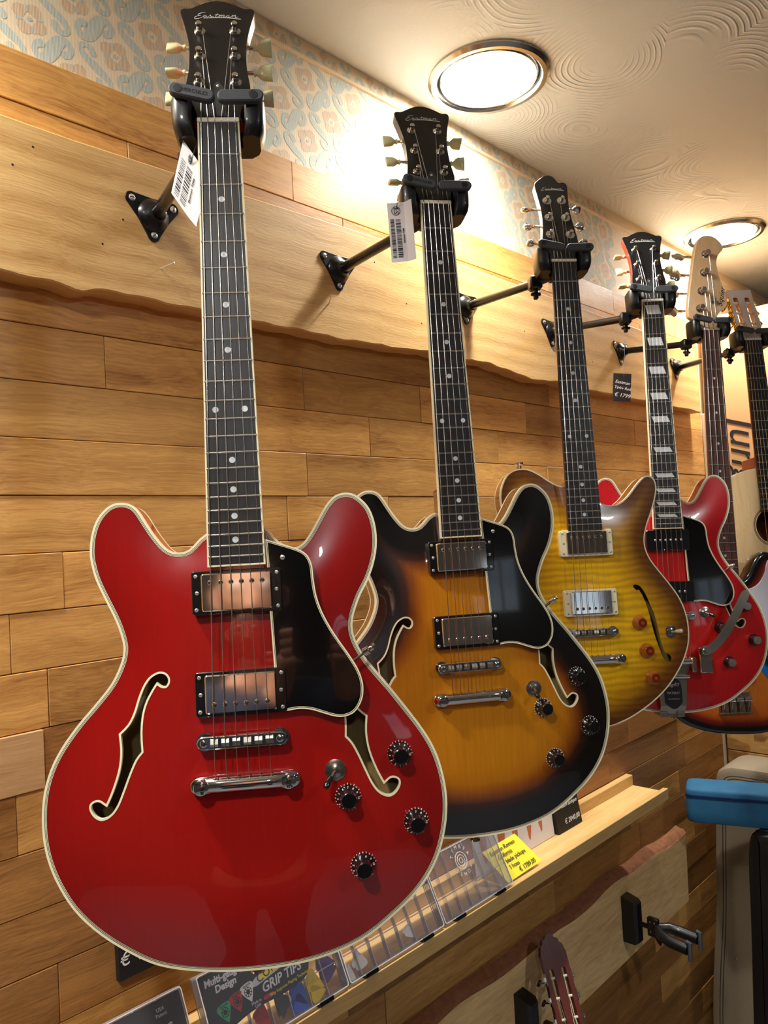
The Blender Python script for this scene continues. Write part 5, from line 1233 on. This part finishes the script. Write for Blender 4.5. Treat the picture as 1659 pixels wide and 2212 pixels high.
# control grip tips box
t, w_, h_, d_ = pick_box(0.541, 0.769, 'clear pick box with black control grip tips card under the bright red guitar', 1)
lo = [(-w_ / 2 + 3, h_ - 3), (-w_ / 2 + 3, 24), (-60, 34), (-30, 36), (0, 35), (30, 36), (52, 42), (62, 58), (75, 66), (w_ / 2 - 3, 72), (w_ / 2 - 3, h_ - 3)]
MB(SX).prism(lo[:2] + cr(lo[1:-1], 3, False)[1:] + lo[-1:], d_ - 2.6, d_ - 2.2).build('printed_card', M['ink'], t, 0)
zc = (d_ - 2.1) * 0.001
def tx(s, x, y, sz, mat, rot=0, shear=0.0, bold=0.0): text('card_print', s, sz, M[mat], t, T(x * .001, y * .001, zc) @ RZ(rot), shear, 1.0, bold)
tx('Multi-gauge', -76, 91, 0.0120, 'chalk', 0, 0.1, 0.0004); tx('Design', -74, 80, 0.0120, 'chalk', 0, 0.1, 0.0004)
MB(SX).prism([(-44, 62), (-30, 70), (50, 86), (50, 72), (-30, 60)], d_ - 2.3, d_ - 2.12).build('printed_beam', M['embossed'], t, 0)
text('card_print', 'CONTROL', 0.0150, M['ink'], t, T(0.010, 0.0735, zc + 0.0002) @ RZ(11), 0.0, 1.1)
MB(SX).prism([(-24, 62.5), (-22, 72), (46, 85), (44, 74)], d_ - 2.2, d_ - 2.05).build('printed_glow', M['yellow'], t, 0)
tx('GRIP TIPS', 10, 55, 0.0165, 'chalk', 3, 0.25, 0.0003); tx('Way Improve Playing Technique!', 22, 43.5, 0.0056, 'yellow', 3)
tx('Made in', -37, 43, 0.005, 'chalk'); tx('USA', -36, 38, 0.005, 'chalk'); tx('USA', 58, 74, 0.005, 'chalk'); tx('Patent', 58, 69, 0.005, 'chalk')
MB(SX).prism(rr(19, 5, 2.4, 3, -16, 42), d_ - 2.25, d_ - 2.1).build('printed_flash', M['p_red'], t, 0)
MB(SX).prism(rr(20, 7, 3, 3, -40, 88), d_ - 2.25, d_ - 2.1).build('printed_flash', M['p_purple'], t, 0)
tx('PLUS', -40, 96, 0.006, 'p_red')
for x, y, m_, s_ in ((-84, 50, 'p_green', 0.95), (-64, 54, 'p_red', 0.95), (-45, 58, 'p_white', 0.95), (54, 93, 'p_blue', 0.9), (72, 96, 'p_yellow', 0.9)): printed_pick(t, x, y, d_ - 2.15, m_, s_, 8)
put_picks(t, [('p_red', -28, 22, 20, 1.0), ('p_grey', 4, 22, -30, 1.1), ('p_blue', 36, 22, 10, 1.15), ('p_blue', 34, 12, 40, 1.1), ('p_yellow', 66, 26, 40, 1.2), ('p_yellow', 66, 14, 70, 1.1), ('p_purple', 94, 42, 60, 1.25), ('p_purple', 94, 32, 75, 1.2)], 2.0)
# jazz grips box
t, w_, h_, d_ = pick_box(0.295, 0.521, 'clear pick box with black jazz grips card at the lower left corner', 1)
MB(SX).box(-w_ / 2 + 3, w_ / 2 - 3, 30, h_ - 3, d_ - 2.6, d_ - 2.2).build('printed_card', M['ink'], t, 0)
tx('JAZZ GRIPS', 48, 64, 0.0165, 'chalk', 3, 0.25, 0.0003); tx('USA', 80, 91, 0.006, 'chalk'); tx('Patent', 80, 85, 0.006, 'chalk'); tx('PLUS', 30, 88, 0.006, 'p_red')
MB(SX).prism(rr(22, 8, 3, 3, 31, 79), d_ - 2.25, d_ - 2.1).build('printed_flash', M['p_purple'], t, 0)
printed_pick(t, 84, 52, d_ - 2.15, 'p_orange', 1.0, 5); printed_pick(t, -60, 62, d_ - 2.15, 'p_green', 1.0, 5)
# two nearly empty clear boxes
t, w_, h_, d_ = pick_box(0.770, 0.989, 'nearly empty clear pick box with cream picks beside the grip tips box', 0)
put_picks(t, [('p_white', -72, 24, 170, 1.1), ('p_white', -98, 14, 150, 1.0), ('p_white', 40, 18, 20, 0.8)], 2.0)
t, w_, h_, d_ = pick_box(0.990, 1.189, 'empty clear pick box with embossed round emblem beside the yellow note', 0)
b = MB(SX @ T(-10, 76, d_)); b.ring(circ(15, 28), circ(13.6, 28), 0, 0.7); b.ring(circ(10, 24), circ(8.8, 24), 0, 0.7); b.ring(circ(5, 20), circ(4, 20), 0, 0.7); b.build('embossed_emblem', M['embossed'], t, 0)
for k, ch in enumerate('TIMBER TONES'):
    a = 150 - k * 27.0
    text('embossed_letter', ch, 0.009, M['embossed'], t, T(-0.010 + 0.023 * math.cos(math.radians(a)), 0.076 + 0.023 * math.sin(math.radians(a)), (d_ + 0.3) * .001) @ RZ(a - 90))
# ------------------------------------------------------------------ note, feather paper, price blocks
nt_ = thing('sticky_note', 'yellow handwritten note stuck against the shelf lip', 'note', frame((1.2485, 0.8745, Z(-0.6585)), (1, 0.01, 0.02), (-0.02, 0.055, 0.034)))
b = MB(); b.loft([[(-0.058, 0, 0), (0.058, 0, 0), (0.058, 0, 0.0003), (-0.058, 0, 0.0003)], [(-0.057, 0.036, 0.001), (0.058, 0.036, 0.001), (0.058, 0.036, 0.0013), (-0.057, 0.036, 0.0013)], [(-0.056, 0.072, 0.004), (0.056, 0.072, 0.003), (0.056, 0.072, 0.0033), (-0.056, 0.072, 0.0043)]]); b.build('note_sheet', M['yellow'], nt_, 0)
for s_, x, y, sz in (('Eastman Romeo', -0.004, 0.060, 0.0125), ('California', -0.012, 0.047, 0.0120), ('+ blade pickups', 0.004, 0.034, 0.0120), ('1 hoes', -0.012, 0.021, 0.0120), ('\u20ac 1789,00', 0.016, 0.008, 0.0130)):
    text('handwriting', s_, sz, M['ink'], nt_, T(x, y, 0.0040 if y > 0.045 else 0.0022), 0.3)
fp = thing('feather_card', 'white card printed with orange feathers standing behind the yellow note', 'card', T(1.31, 0.936, Z(-0.667)) @ RX(84))
MB().box(-0.135, 0.143, 0, 0.105, -0.0004, 0.0004).build('card', M['paper'], fp, 0)
for x, h0, hh, ww, rt in ((-0.10, 0.02, 0.07, 0.012, 4), (-0.045, 0.018, 0.07, 0.013, -3), (0.005, 0.020, 0.065, 0.011, 3), (0.052, 0.018, 0.065, 0.010, -4), (0.098, 0.022, 0.06, 0.0095, 6)):
    b = MB(T(x, h0, 0.0005) @ RZ(rt)); b.prism(cr([(0, 0), (ww * 0.6, hh * 0.25), (ww, hh * 0.7), (ww * 0.8, hh), (-ww * 0.8, hh), (-ww, hh * 0.7), (-ww * 0.6, hh * 0.25)], 3), 0, 0.0002); b.build('printed_feather', M['orange'], fp, 0)
def price_block(label, mtx, w_, h_, d_, lines, shear=0.25):
    t = thing('price_block', label, 'price sign', mtx)
    MB().box(-w_ / 2, w_ / 2, 0, h_, -d_, 0, 0.001).build('block', M['slate'], t, 0)
    for s_, x, y, sz in lines: text('chalk_writing', s_, sz, M['chalk'], t, T(x, y, 0.0002), shear)
price_block('black price block standing on the shelf beside the feather card', T(1.509, 0.928, Z(-0.667)) @ RX(80), 0.1, 0.09, 0.014, (('T 386/v antique', 0.004, 0.052, 0.0125), ('Eastman', 0.0, 0.072, 0.013), ('\u20ac 2040,00', 0.012, 0.018, 0.0150)))
price_block('black price sign on the planks behind the lower left of the bright red guitar', T(0.519, 0.960, Z(-0.551)) @ RX(88), 0.11, 0.085, 0.008, (('\u20ac 1799,00', -0.004, 0.025, 0.024),))
# ------------------------------------------------------------------ lower hangers
def low_hanger(x, z, label):
    t = thing('block_hanger', label, 'guitar hanger', T(x, WALL_Y - 0.031, Z(z)), 'block hangers on the lower board')
    s = [(-0.016, -0.05), (0.016, -0.05), (0.016, 0.05), (-0.016, 0.05)]
    m = MB(); m.loft([[(a, 0, b + (0.008 if b > 0 else 0)) for a, b in s], [(a, -0.030, b) for a, b in s], [(a * 0.7, -0.038, b * 0.9) for a, b in s]]); m.build('wall_block', M['hanger'], t, 20)
    m = MB(); m.tube([(0, -0.034, -0.002), (0, -0.06, -0.002)], 0.006, 10); m.build('stem', M['hanger'], t)
    m = MB(); m.box(-0.006, 0.006, -0.085, -0.058, -0.022, 0.022, 0.002); m.loft([[(-.005, -.07, -.014), (.005, -.07, -.014), (.004, -.085, -.036), (-.004, -.085, -.036)], [(-.005, -.09, -.014), (.005, -.09, -.014), (.004, -.088, -.038), (-.004, -.088, -.038)]]); m.build('bracket', M['hanger'], t, 20)
    for y in (-0.066, -0.077):
        for zz in (0.012, -0.010): m = MB(T(-0.0062, y, zz) @ RY(-90)); m.lathe([(0.0022, 0), (0.0012, 0.0008)], 10); m.build('rivet', M['gold'], t, 40)
    for s_ in (-1, 1):
        m = MB(); m.tube([(0, -0.08, 0), (s_ * 0.022, -0.10, -0.002), (s_ * 0.029, -0.125, -0.006), (s_ * 0.029, -0.165, -0.010)], [0.011, 0.012, 0.0125, 0.0125], 12); pr = m.build('padded_prong', M['hanger'], t, 40)
        m = MB(); m.tube([(s_ * 0.029, -0.163, 0.008), (s_ * 0.029, -0.170, 0.006), (s_ * 0.029, -0.170, -0.034)], [0.004, 0.005, 0.005], 10); m.build('gate_finger', M['rubber'], pr, 40)
    return t
low_hanger(1.749, -0.960, 'black block hanger with empty padded yoke on the lower board')
low_hanger(1.292, -0.985, 'black block hanger behind the small classical guitar')
# ------------------------------------------------------------------ cases, carton and strand board at the far end
def slab(poly, x0, x1, ch): # outline in (y, z) given thickness along x
    X = Matrix(((0, 0, -1, x1), (1, 0, 0, 0), (0, 1, 0, H), (0, 0, 0, 1)))
    b = MB(X); i1, i2 = inset(poly, ch * 0.3), inset(poly, ch); d = x1 - x0
    b.loft([[(a, c, 0) for a, c in i2], [(a, c, ch * 0.3) for a, c in i1], [(a, c, ch) for a, c in poly], [(a, c, d - ch) for a, c in poly], [(a, c, d - ch * 0.3) for a, c in i1], [(a, c, d) for a, c in i2]]); return b
gl = [(0.80, -0.700), (0.865, -0.706), (0.897, -0.735), (0.903, -0.80), (0.911, -0.90), (0.918, -1.03), (0.927, -1.156), (0.945, -1.32), (0.955, -1.47), (0.957, -1.65), (0.93, -1.73), (0.85, -1.748)]
gp = gl + [(1.40 - y, z) for y, z in reversed(gl)]
gp = cr(gp, 3)
gc = thing('hard_case', 'taupe stitched hard guitar case standing upright by the corner', 'guitar case', T(2.32, 0.70, 0))
li = MB(T(-2.32, -0.70, 0)); sb = slab(gp, 2.245, 2.40, 0.018); sb.v = [tuple(T(-2.32, -0.70, 0) @ Vector(p)) for p in sb.v]; sb.build('shell', M['greycase'], gc, 40)
for dd in (0.026, 0.034):
    q_ = inset(gp, dd); m = MB(T(-2.32, -0.70, H)); m.tube([(2.2446, y, z) for y, z in q_] + [(2.2446, *q_[0])], 0.0011, 5); m.build('stitching', M['stitch'], gc, 40)
for y, z in ((0.87, -1.08), (0.87, -1.245), (0.81, -1.26)): m = MB(T(2.245 - 2.32, y - 0.70, Z(z)) @ RY(-90)); m.lathe([(0.004, 0), (0.003, 0.002), (0.001, 0.0025)], 12); m.build('stud', M['chrome'], gc, 40)
m = MB(T(-2.32, -0.70, H)); m.tube(cr([(2.245, 0.79, -1.28), (2.215, 0.80, -1.29), (2.205, 0.805, -1.33), (2.215, 0.80, -1.37), (2.245, 0.79, -1.38)], 4, False), 0.008, 8); m.build('handle', M['black'], gc, 40)
m = MB(T(-2.32, -0.70, H)); m.box(2.238, 2.246, 0.77, 0.80, -1.425, -1.395, 0.002); m.build('latch', M['chrome'], gc, 0)
bl = cr([(0.70, -0.793), (0.728, -0.802), (0.742, -0.83), (0.748, -0.90), (0.752, -1.05), (0.760, -1.25), (0.768, -1.5), (0.765, -1.70), (0.74, -1.747), (0.58, -1.75), (0.42, -1.747), (0.39, -1.70), (0.39, -1.2), (0.40, -0.83), (0.43, -0.795), (0.55, -0.791)], 3)
bc = thing('soft_case', 'black guitar case standing in front of the taupe case', 'guitar case', T(2.09, 0.58, 0))
sb = slab(bl, 2.03, 2.15, 0.022); sb.v = [tuple(T(-2.09, -0.58, 0) @ Vector(p)) for p in sb.v]; sb.build('shell', M['blackcase'], bc, 40)
q_ = inset(bl, 0.004); m = MB(T(-2.09, -0.58, H)); m.tube([(2.06, y, z) for y, z in bl] + [(2.06, *bl[0])], 0.003, 6); m.build('piping', M['black'], bc, 40)
u_ = Vector((0.35, -0.937, 0)).normalized()
blue = thing('blue_case', 'blue cloth-covered oblong case lying on top of the black case', 'case', frame((2.0, 0.877, Z(-0.789)), u_, (0, 0, 1)))
# local: x along the length, y up, z towards the viewer
m = MB(); m.loft([[(x, y, z) for x, z in rr(0.42, 0.10, 0.02, 4, 0.21, -0.05)] for y in (0.0,)] + [[(x, y, z) for x, z in rr(0.42 + k, 0.10 + k, 0.02, 4, 0.21, -0.05)] for y, k in ((0.003, 0.004), (0.030, 0.006), (0.064, 0.004))]); m.build('case_body', M['blue'], blue, 50)
m = MB(); m.loft([[(x, y, z) for x, z in rr(0.42 + k, 0.10 + k, 0.02, 4, 0.21, -0.05)] for y, k in ((0.0705, 0.004), (0.080, 0.003), (0.085, -0.004), (0.087, -0.03))]); m.build('case_lid', M['blue'], blue, 50)
m = MB(); m.loft([[(x, y, z) for x, z in rr(0.42 + k, 0.10 + k, 0.02, 4, 0.21, -0.05)] for y, k in ((0.063, 0.003), (0.0635, 0.0075), (0.0665, 0.0075), (0.067, 0.004), (0.0675, 0.0075), (0.0705, 0.0075), (0.071, 0.003))]); m.build('zip_band', M['navy'], blue, 50)
pt = thing('strand_board_cabinet', 'strand-board cabinet at the end of the plank wall', 'cabinet', T(2.75, 0.6, 0))
for z0, z1 in ((-1.75, -1.25), (-1.247, -0.7465), (-0.7435, -0.31)): m = MB(T(-2.75, -0.6, H)); m.box(2.56, 2.578, 0.15, 0.976, z0, z1, 0.001); m.build('panel', M['osb'], pt, 0)
m = MB(T(-2.75, -0.6, H)); m.box(2.555, 3.0, 0.15, 0.976, -0.309, -0.291, 0.001); m.build('top_panel', M['osb'], pt, 0)
m = MB(T(-2.75, -0.6, H)); m.box(2.98, 2.998, 0.15, 0.976, -1.75, -0.31, 0.001); m.build('panel', M['osb'], pt, 0)
cb = thing('cardboard_carton', 'tall cardboard carton with black lettering behind the bass neck', 'carton', T(2.66, 0.70, Z(-0.29)))
m = MB(T(-2.66, -0.70, 0.29)); m.box(2.53, 2.80, 0.44, 0.964, -0.29, 0.655, 0.002); m.build('box', M['card'], cb, 0)
m = MB(T(-2.66, -0.70, 0.29)); m.box(2.515, 2.529, 0.944, 0.972, -0.29, 0.345, 0.002); m.build('edge_protector', M['strip'], cb, 0)
text('carton_print', 'Jung', 0.125, M['ink'], cb, Matrix(((0, 0, -1, 2.529 - 2.66), (0, -1, 0, 0.853 - 0.70), (-1, 0, 0, 0.222 + 0.29), (0, 0, 0, 1))), 0.35)
# ------------------------------------------------------------------ the shop behind the camera (seen in the chrome and lacquer)
wn = thing('shop_window', 'small daylit shop window behind the photographer', 'window', T(-0.15, Y0, Z(0.1)))
wn['kind'] = 'structure'; wn.name = 'window_1'
def daymat():
    m, nt, b = new_mat('daylit_pane'); tc = nd(nt, 'ShaderNodeTexCoord'); no = nd(nt, 'ShaderNodeTexNoise', i_Scale=3.0, i_Detail=3.0); nt.links.new(tc.outputs['Object'], no.inputs['Vector'])
    rp = ramp(nt, [(0.3, (0.30, 0.42, 0.60)), (0.7, (0.80, 0.92, 1.0))]); nt.links.new(no.outputs['Fac'], rp.inputs['Fac'])
    nt.links.new(rp.outputs[0], b.inputs['Emission Color']); b.inputs['Emission Strength'].default_value = 1.0; b.inputs['Base Color'].default_value = (0.02, 0.02, 0.03, 1); return m
M['day'] = daymat()
for k in range(2):
    x = -0.085 + 0.09 * k
    MB().box(x, x + 0.08, 0.006, 0.012, -0.14, 0.14).build('pane', M['day'], wn, 0)
for a in (-0.097, -0.006, 0.085): MB().box(a, a + 0.012, 0.001, 0.05, -0.15, 0.15, 0.002).build('mullion', M['white'], wn, 0)
for z in (-0.155, 0.14): MB().box(-0.097, 0.097, 0.001, 0.05, z, z + 0.015, 0.002).build('rail', M['white'], wn, 0)
# photographer, mirrored in the pickup covers
M['skin'] = flat('skin', (214, 158, 128), 0.45, var=0.06, scale=30, sss=0.1)
M['jumper'] = flat('navy_jumper', (26, 32, 52), 0.85, var=0.2, scale=400, bump=0.4)
M['trouser'] = flat('dark_trousers', (38, 38, 44), 0.85, var=0.1)
M['hair'] = flat('grey_brown_hair', (96, 80, 64), 0.7, var=0.3, scale=200)
M['lens'] = flat('spectacle_frame', (30, 26, 24), 0.3)
M['phone'] = flat('dark_phone', (20, 20, 24), 0.2, coat=0.6)
pm = T(-0.349, -0.157, 0) @ RZ(-46.1)
per = thing('person', 'person in a navy jumper holding up a phone, mirrored in the chrome pickup covers', 'person', pm)
def skinned(name, verts, edges, radii, mat, parent, extra=None, root=0):
    me = bpy.data.meshes.new(name); me.from_pydata(verts, edges, [])
    o = bpy.data.objects.new(name, me); C.objects.link(o)
    sk = o.modifiers.new('skin', 'SKIN'); sk.use_smooth_shade = True
    for i, r in enumerate(radii): me.skin_vertices[0].data[i].radius = (r, r) if not hasattr(r, '__len__') else r
    me.skin_vertices[0].data[root].use_root = True
    ss = o.modifiers.new('sub', 'SUBSURF'); ss.levels = 2; ss.render_levels = 2
    bpy.context.view_layer.update()
    m2 = bpy.data.meshes.new_from_object(o.evaluated_get(bpy.context.evaluated_depsgraph_get()))
    bpy.data.objects.remove(o)
    if extra:
        bm = bmesh.new(); bm.from_mesh(m2)
        for e in extra: bm.from_mesh(e)
        bm.to_mesh(m2); bm.free()
    m2.materials.clear(); m2.materials.append(mat); m2.shade_smooth()
    return inst(name, m2, parent)
# head: an egg with brow, nose and chin
hd = MB(); rs = []
for i in range(13):
    v = math.pi * (i + 0.02) / 12.04; rr_ = []
    for j in range(20):
        u = 2 * math.pi * j / 20; x = 0.074 * math.sin(v) * math.sin(u); y = 0.094 * math.sin(v) * math.cos(u); z = 0.118 * math.cos(v)
        if z < -0.02: x *= 1 - 0.28 * (-z - 0.02) / 0.1; y *= 1 - 0.12 * (-z - 0.02) / 0.1
        front = math.cos(u)
        if front > 0.93 and -0.045 < z < 0.02: y += 0.022 * (1 - abs(z + 0.03) / 0.05) if z < 0.0 else 0.008
        if front > 0.6 and abs(z - 0.02) < 0.012: y -= 0.006
        rr_.append((x, y + 0.01, 1.765 + z))
    rs.append(rr_)
hd.loft(rs); head_me = hd.mesh('head', M['skin'], 60)
ear = MB()
for s_ in (-1, 1): ear.tube([(s_ * 0.073, 0.0, 1.785), (s_ * 0.084, -0.008, 1.775), (s_ * 0.083, -0.006, 1.745), (s_ * 0.074, 0.004, 1.735)], [0.008, 0.012, 0.010, 0.005], 8)
ear_me = ear.mesh('ear', M['skin'], 60)
fing = MB()
for s_, hx in ((1, 0.17), (-1, 0.07)):
    for k in range(4): fing.tube([(hx + s_ * 0.005, 0.318, 1.665 - 0.019 * k), (hx + s_ * 0.012, 0.338, 1.668 - 0.019 * k), (hx - s_ * 0.012, 0.350, 1.670 - 0.018 * k), (hx - s_ * (0.030 - 0.003 * abs(k - 1)), 0.344, 1.668 - 0.018 * k)], [0.0095, 0.009, 0.0085, 0.006], 8)
    fing.tube([(hx + s_ * 0.005, 0.300, 1.62), (hx - s_ * 0.008, 0.312, 1.645), (hx - s_ * 0.022, 0.322, 1.672), (hx - s_ * 0.03, 0.326, 1.69)], [0.013, 0.011, 0.010, 0.007], 8)
fing_me = fing.mesh('fingers', M['skin'], 60)
V_ = [(0, 0, 1.0), (0, 0.0, 1.2), (0, -0.01, 1.42), (0, 0.0, 1.56), (0, 0.01, 1.68), (0.17, 0, 1.49), (0.26, 0.06, 1.24), (0.19, 0.27, 1.55), (0.175, 0.305, 1.63), (-0.17, 0, 1.49), (-0.22, 0.08, 1.24), (0.05, 0.27, 1.55), (0.065, 0.305, 1.63), (0.10, 0, 0.92), (0.11, 0.02, 0.50), (0.12, 0, 0.09), (0.13, 0.14, 0.04), (-0.10, 0, 0.92), (-0.11, 0.02, 0.50), (-0.12, 0, 0.09), (-0.13, 0.14, 0.04)]
E_ = [(0, 1), (1, 2), (2, 3), (3, 4), (2, 5), (5, 6), (6, 7), (7, 8), (2, 9), (9, 10), (10, 11), (11, 12), (0, 13), (13, 14), (14, 15), (15, 16), (0, 17), (17, 18), (18, 19), (19, 20)]
Rd = [0.13, 0.12, 0.12, 0.055, 0.05, 0.06, 0.042, 0.028, 0.024, 0.06, 0.042, 0.028, 0.024, 0.08, 0.055, 0.035, 0.03, 0.08, 0.055, 0.035, 0.03]
skinned('body', V_, E_, Rd, M['skin'], per, [head_me, ear_me, fing_me])
skinned('jumper', [V_[i] for i in (0, 1, 2, 3, 5, 6, 7, 9, 10, 11)], [(0, 1), (1, 2), (2, 3), (2, 4), (4, 5), (5, 6), (2, 7), (7, 8), (8, 9)], [0.155, 0.15, 0.155, 0.075, 0.085, 0.064, 0.046, 0.085, 0.064, 0.046], M['jumper'], per)
skinned('trousers', [V_[i] for i in (0, 13, 14, 15, 17, 18, 19)], [(0, 1), (1, 2), (2, 3), (0, 4), (4, 5), (5, 6)], [0.15, 0.105, 0.078, 0.06, 0.105, 0.078, 0.06], M['trouser'], per)
hr = MB(); rs = []
for i in range(7):
    v = math.pi * (i + 0.05) / 14; rs.append([(0.080 * math.sin(v) * math.sin(u), 0.100 * math.sin(v) * math.cos(u) - 0.004 - (0.02 if math.cos(u) > 0.2 and i > 4 else 0), 1.768 + 0.124 * math.cos(v) - (0.05 if math.cos(u) < -0.2 and i > 5 else 0)) for u in [2 * math.pi * j / 20 for j in range(20)]])
hr.loft(rs, True, False).build('hair', M['hair'], per, 60)
for s_ in (-1, 1):
    e_ = MB(T(s_ * 0.032, 0.092, 1.785)); e_.lathe([(0.009, -0.006), (0.011, 0.0), (0.009, 0.006), (0.002, 0.009)], 12); e_.v = [(x, y + (z - 1.785) * 0.2, z) for x, y, z in e_.v]; e_.build('eye', M['white'], per, 60)
gs = MB()
for s_ in (-1, 1): gs.tube([(s_ * 0.034 + 0.025 * math.cos(t), 0.112, 1.785 + 0.019 * math.sin(t)) for t in [2 * math.pi * k / 16 for k in range(17)]], 0.0018, 6); gs.tube([(s_ * 0.059, 0.110, 1.79), (s_ * 0.080, 0.0, 1.79)], 0.0018, 6)
gs.build('spectacles', M['lens'], per, 60)
ph = thing('smartphone', 'dark smartphone held up by the photographer', 'phone', cam.matrix_world @ T(-0.012, -0.056, 0.004))
MB().prism(rr(0.074, 0.150, 0.011, 5), 0.0, 0.0078, 0.001).build('phone_body', M['phone'], ph, 40)
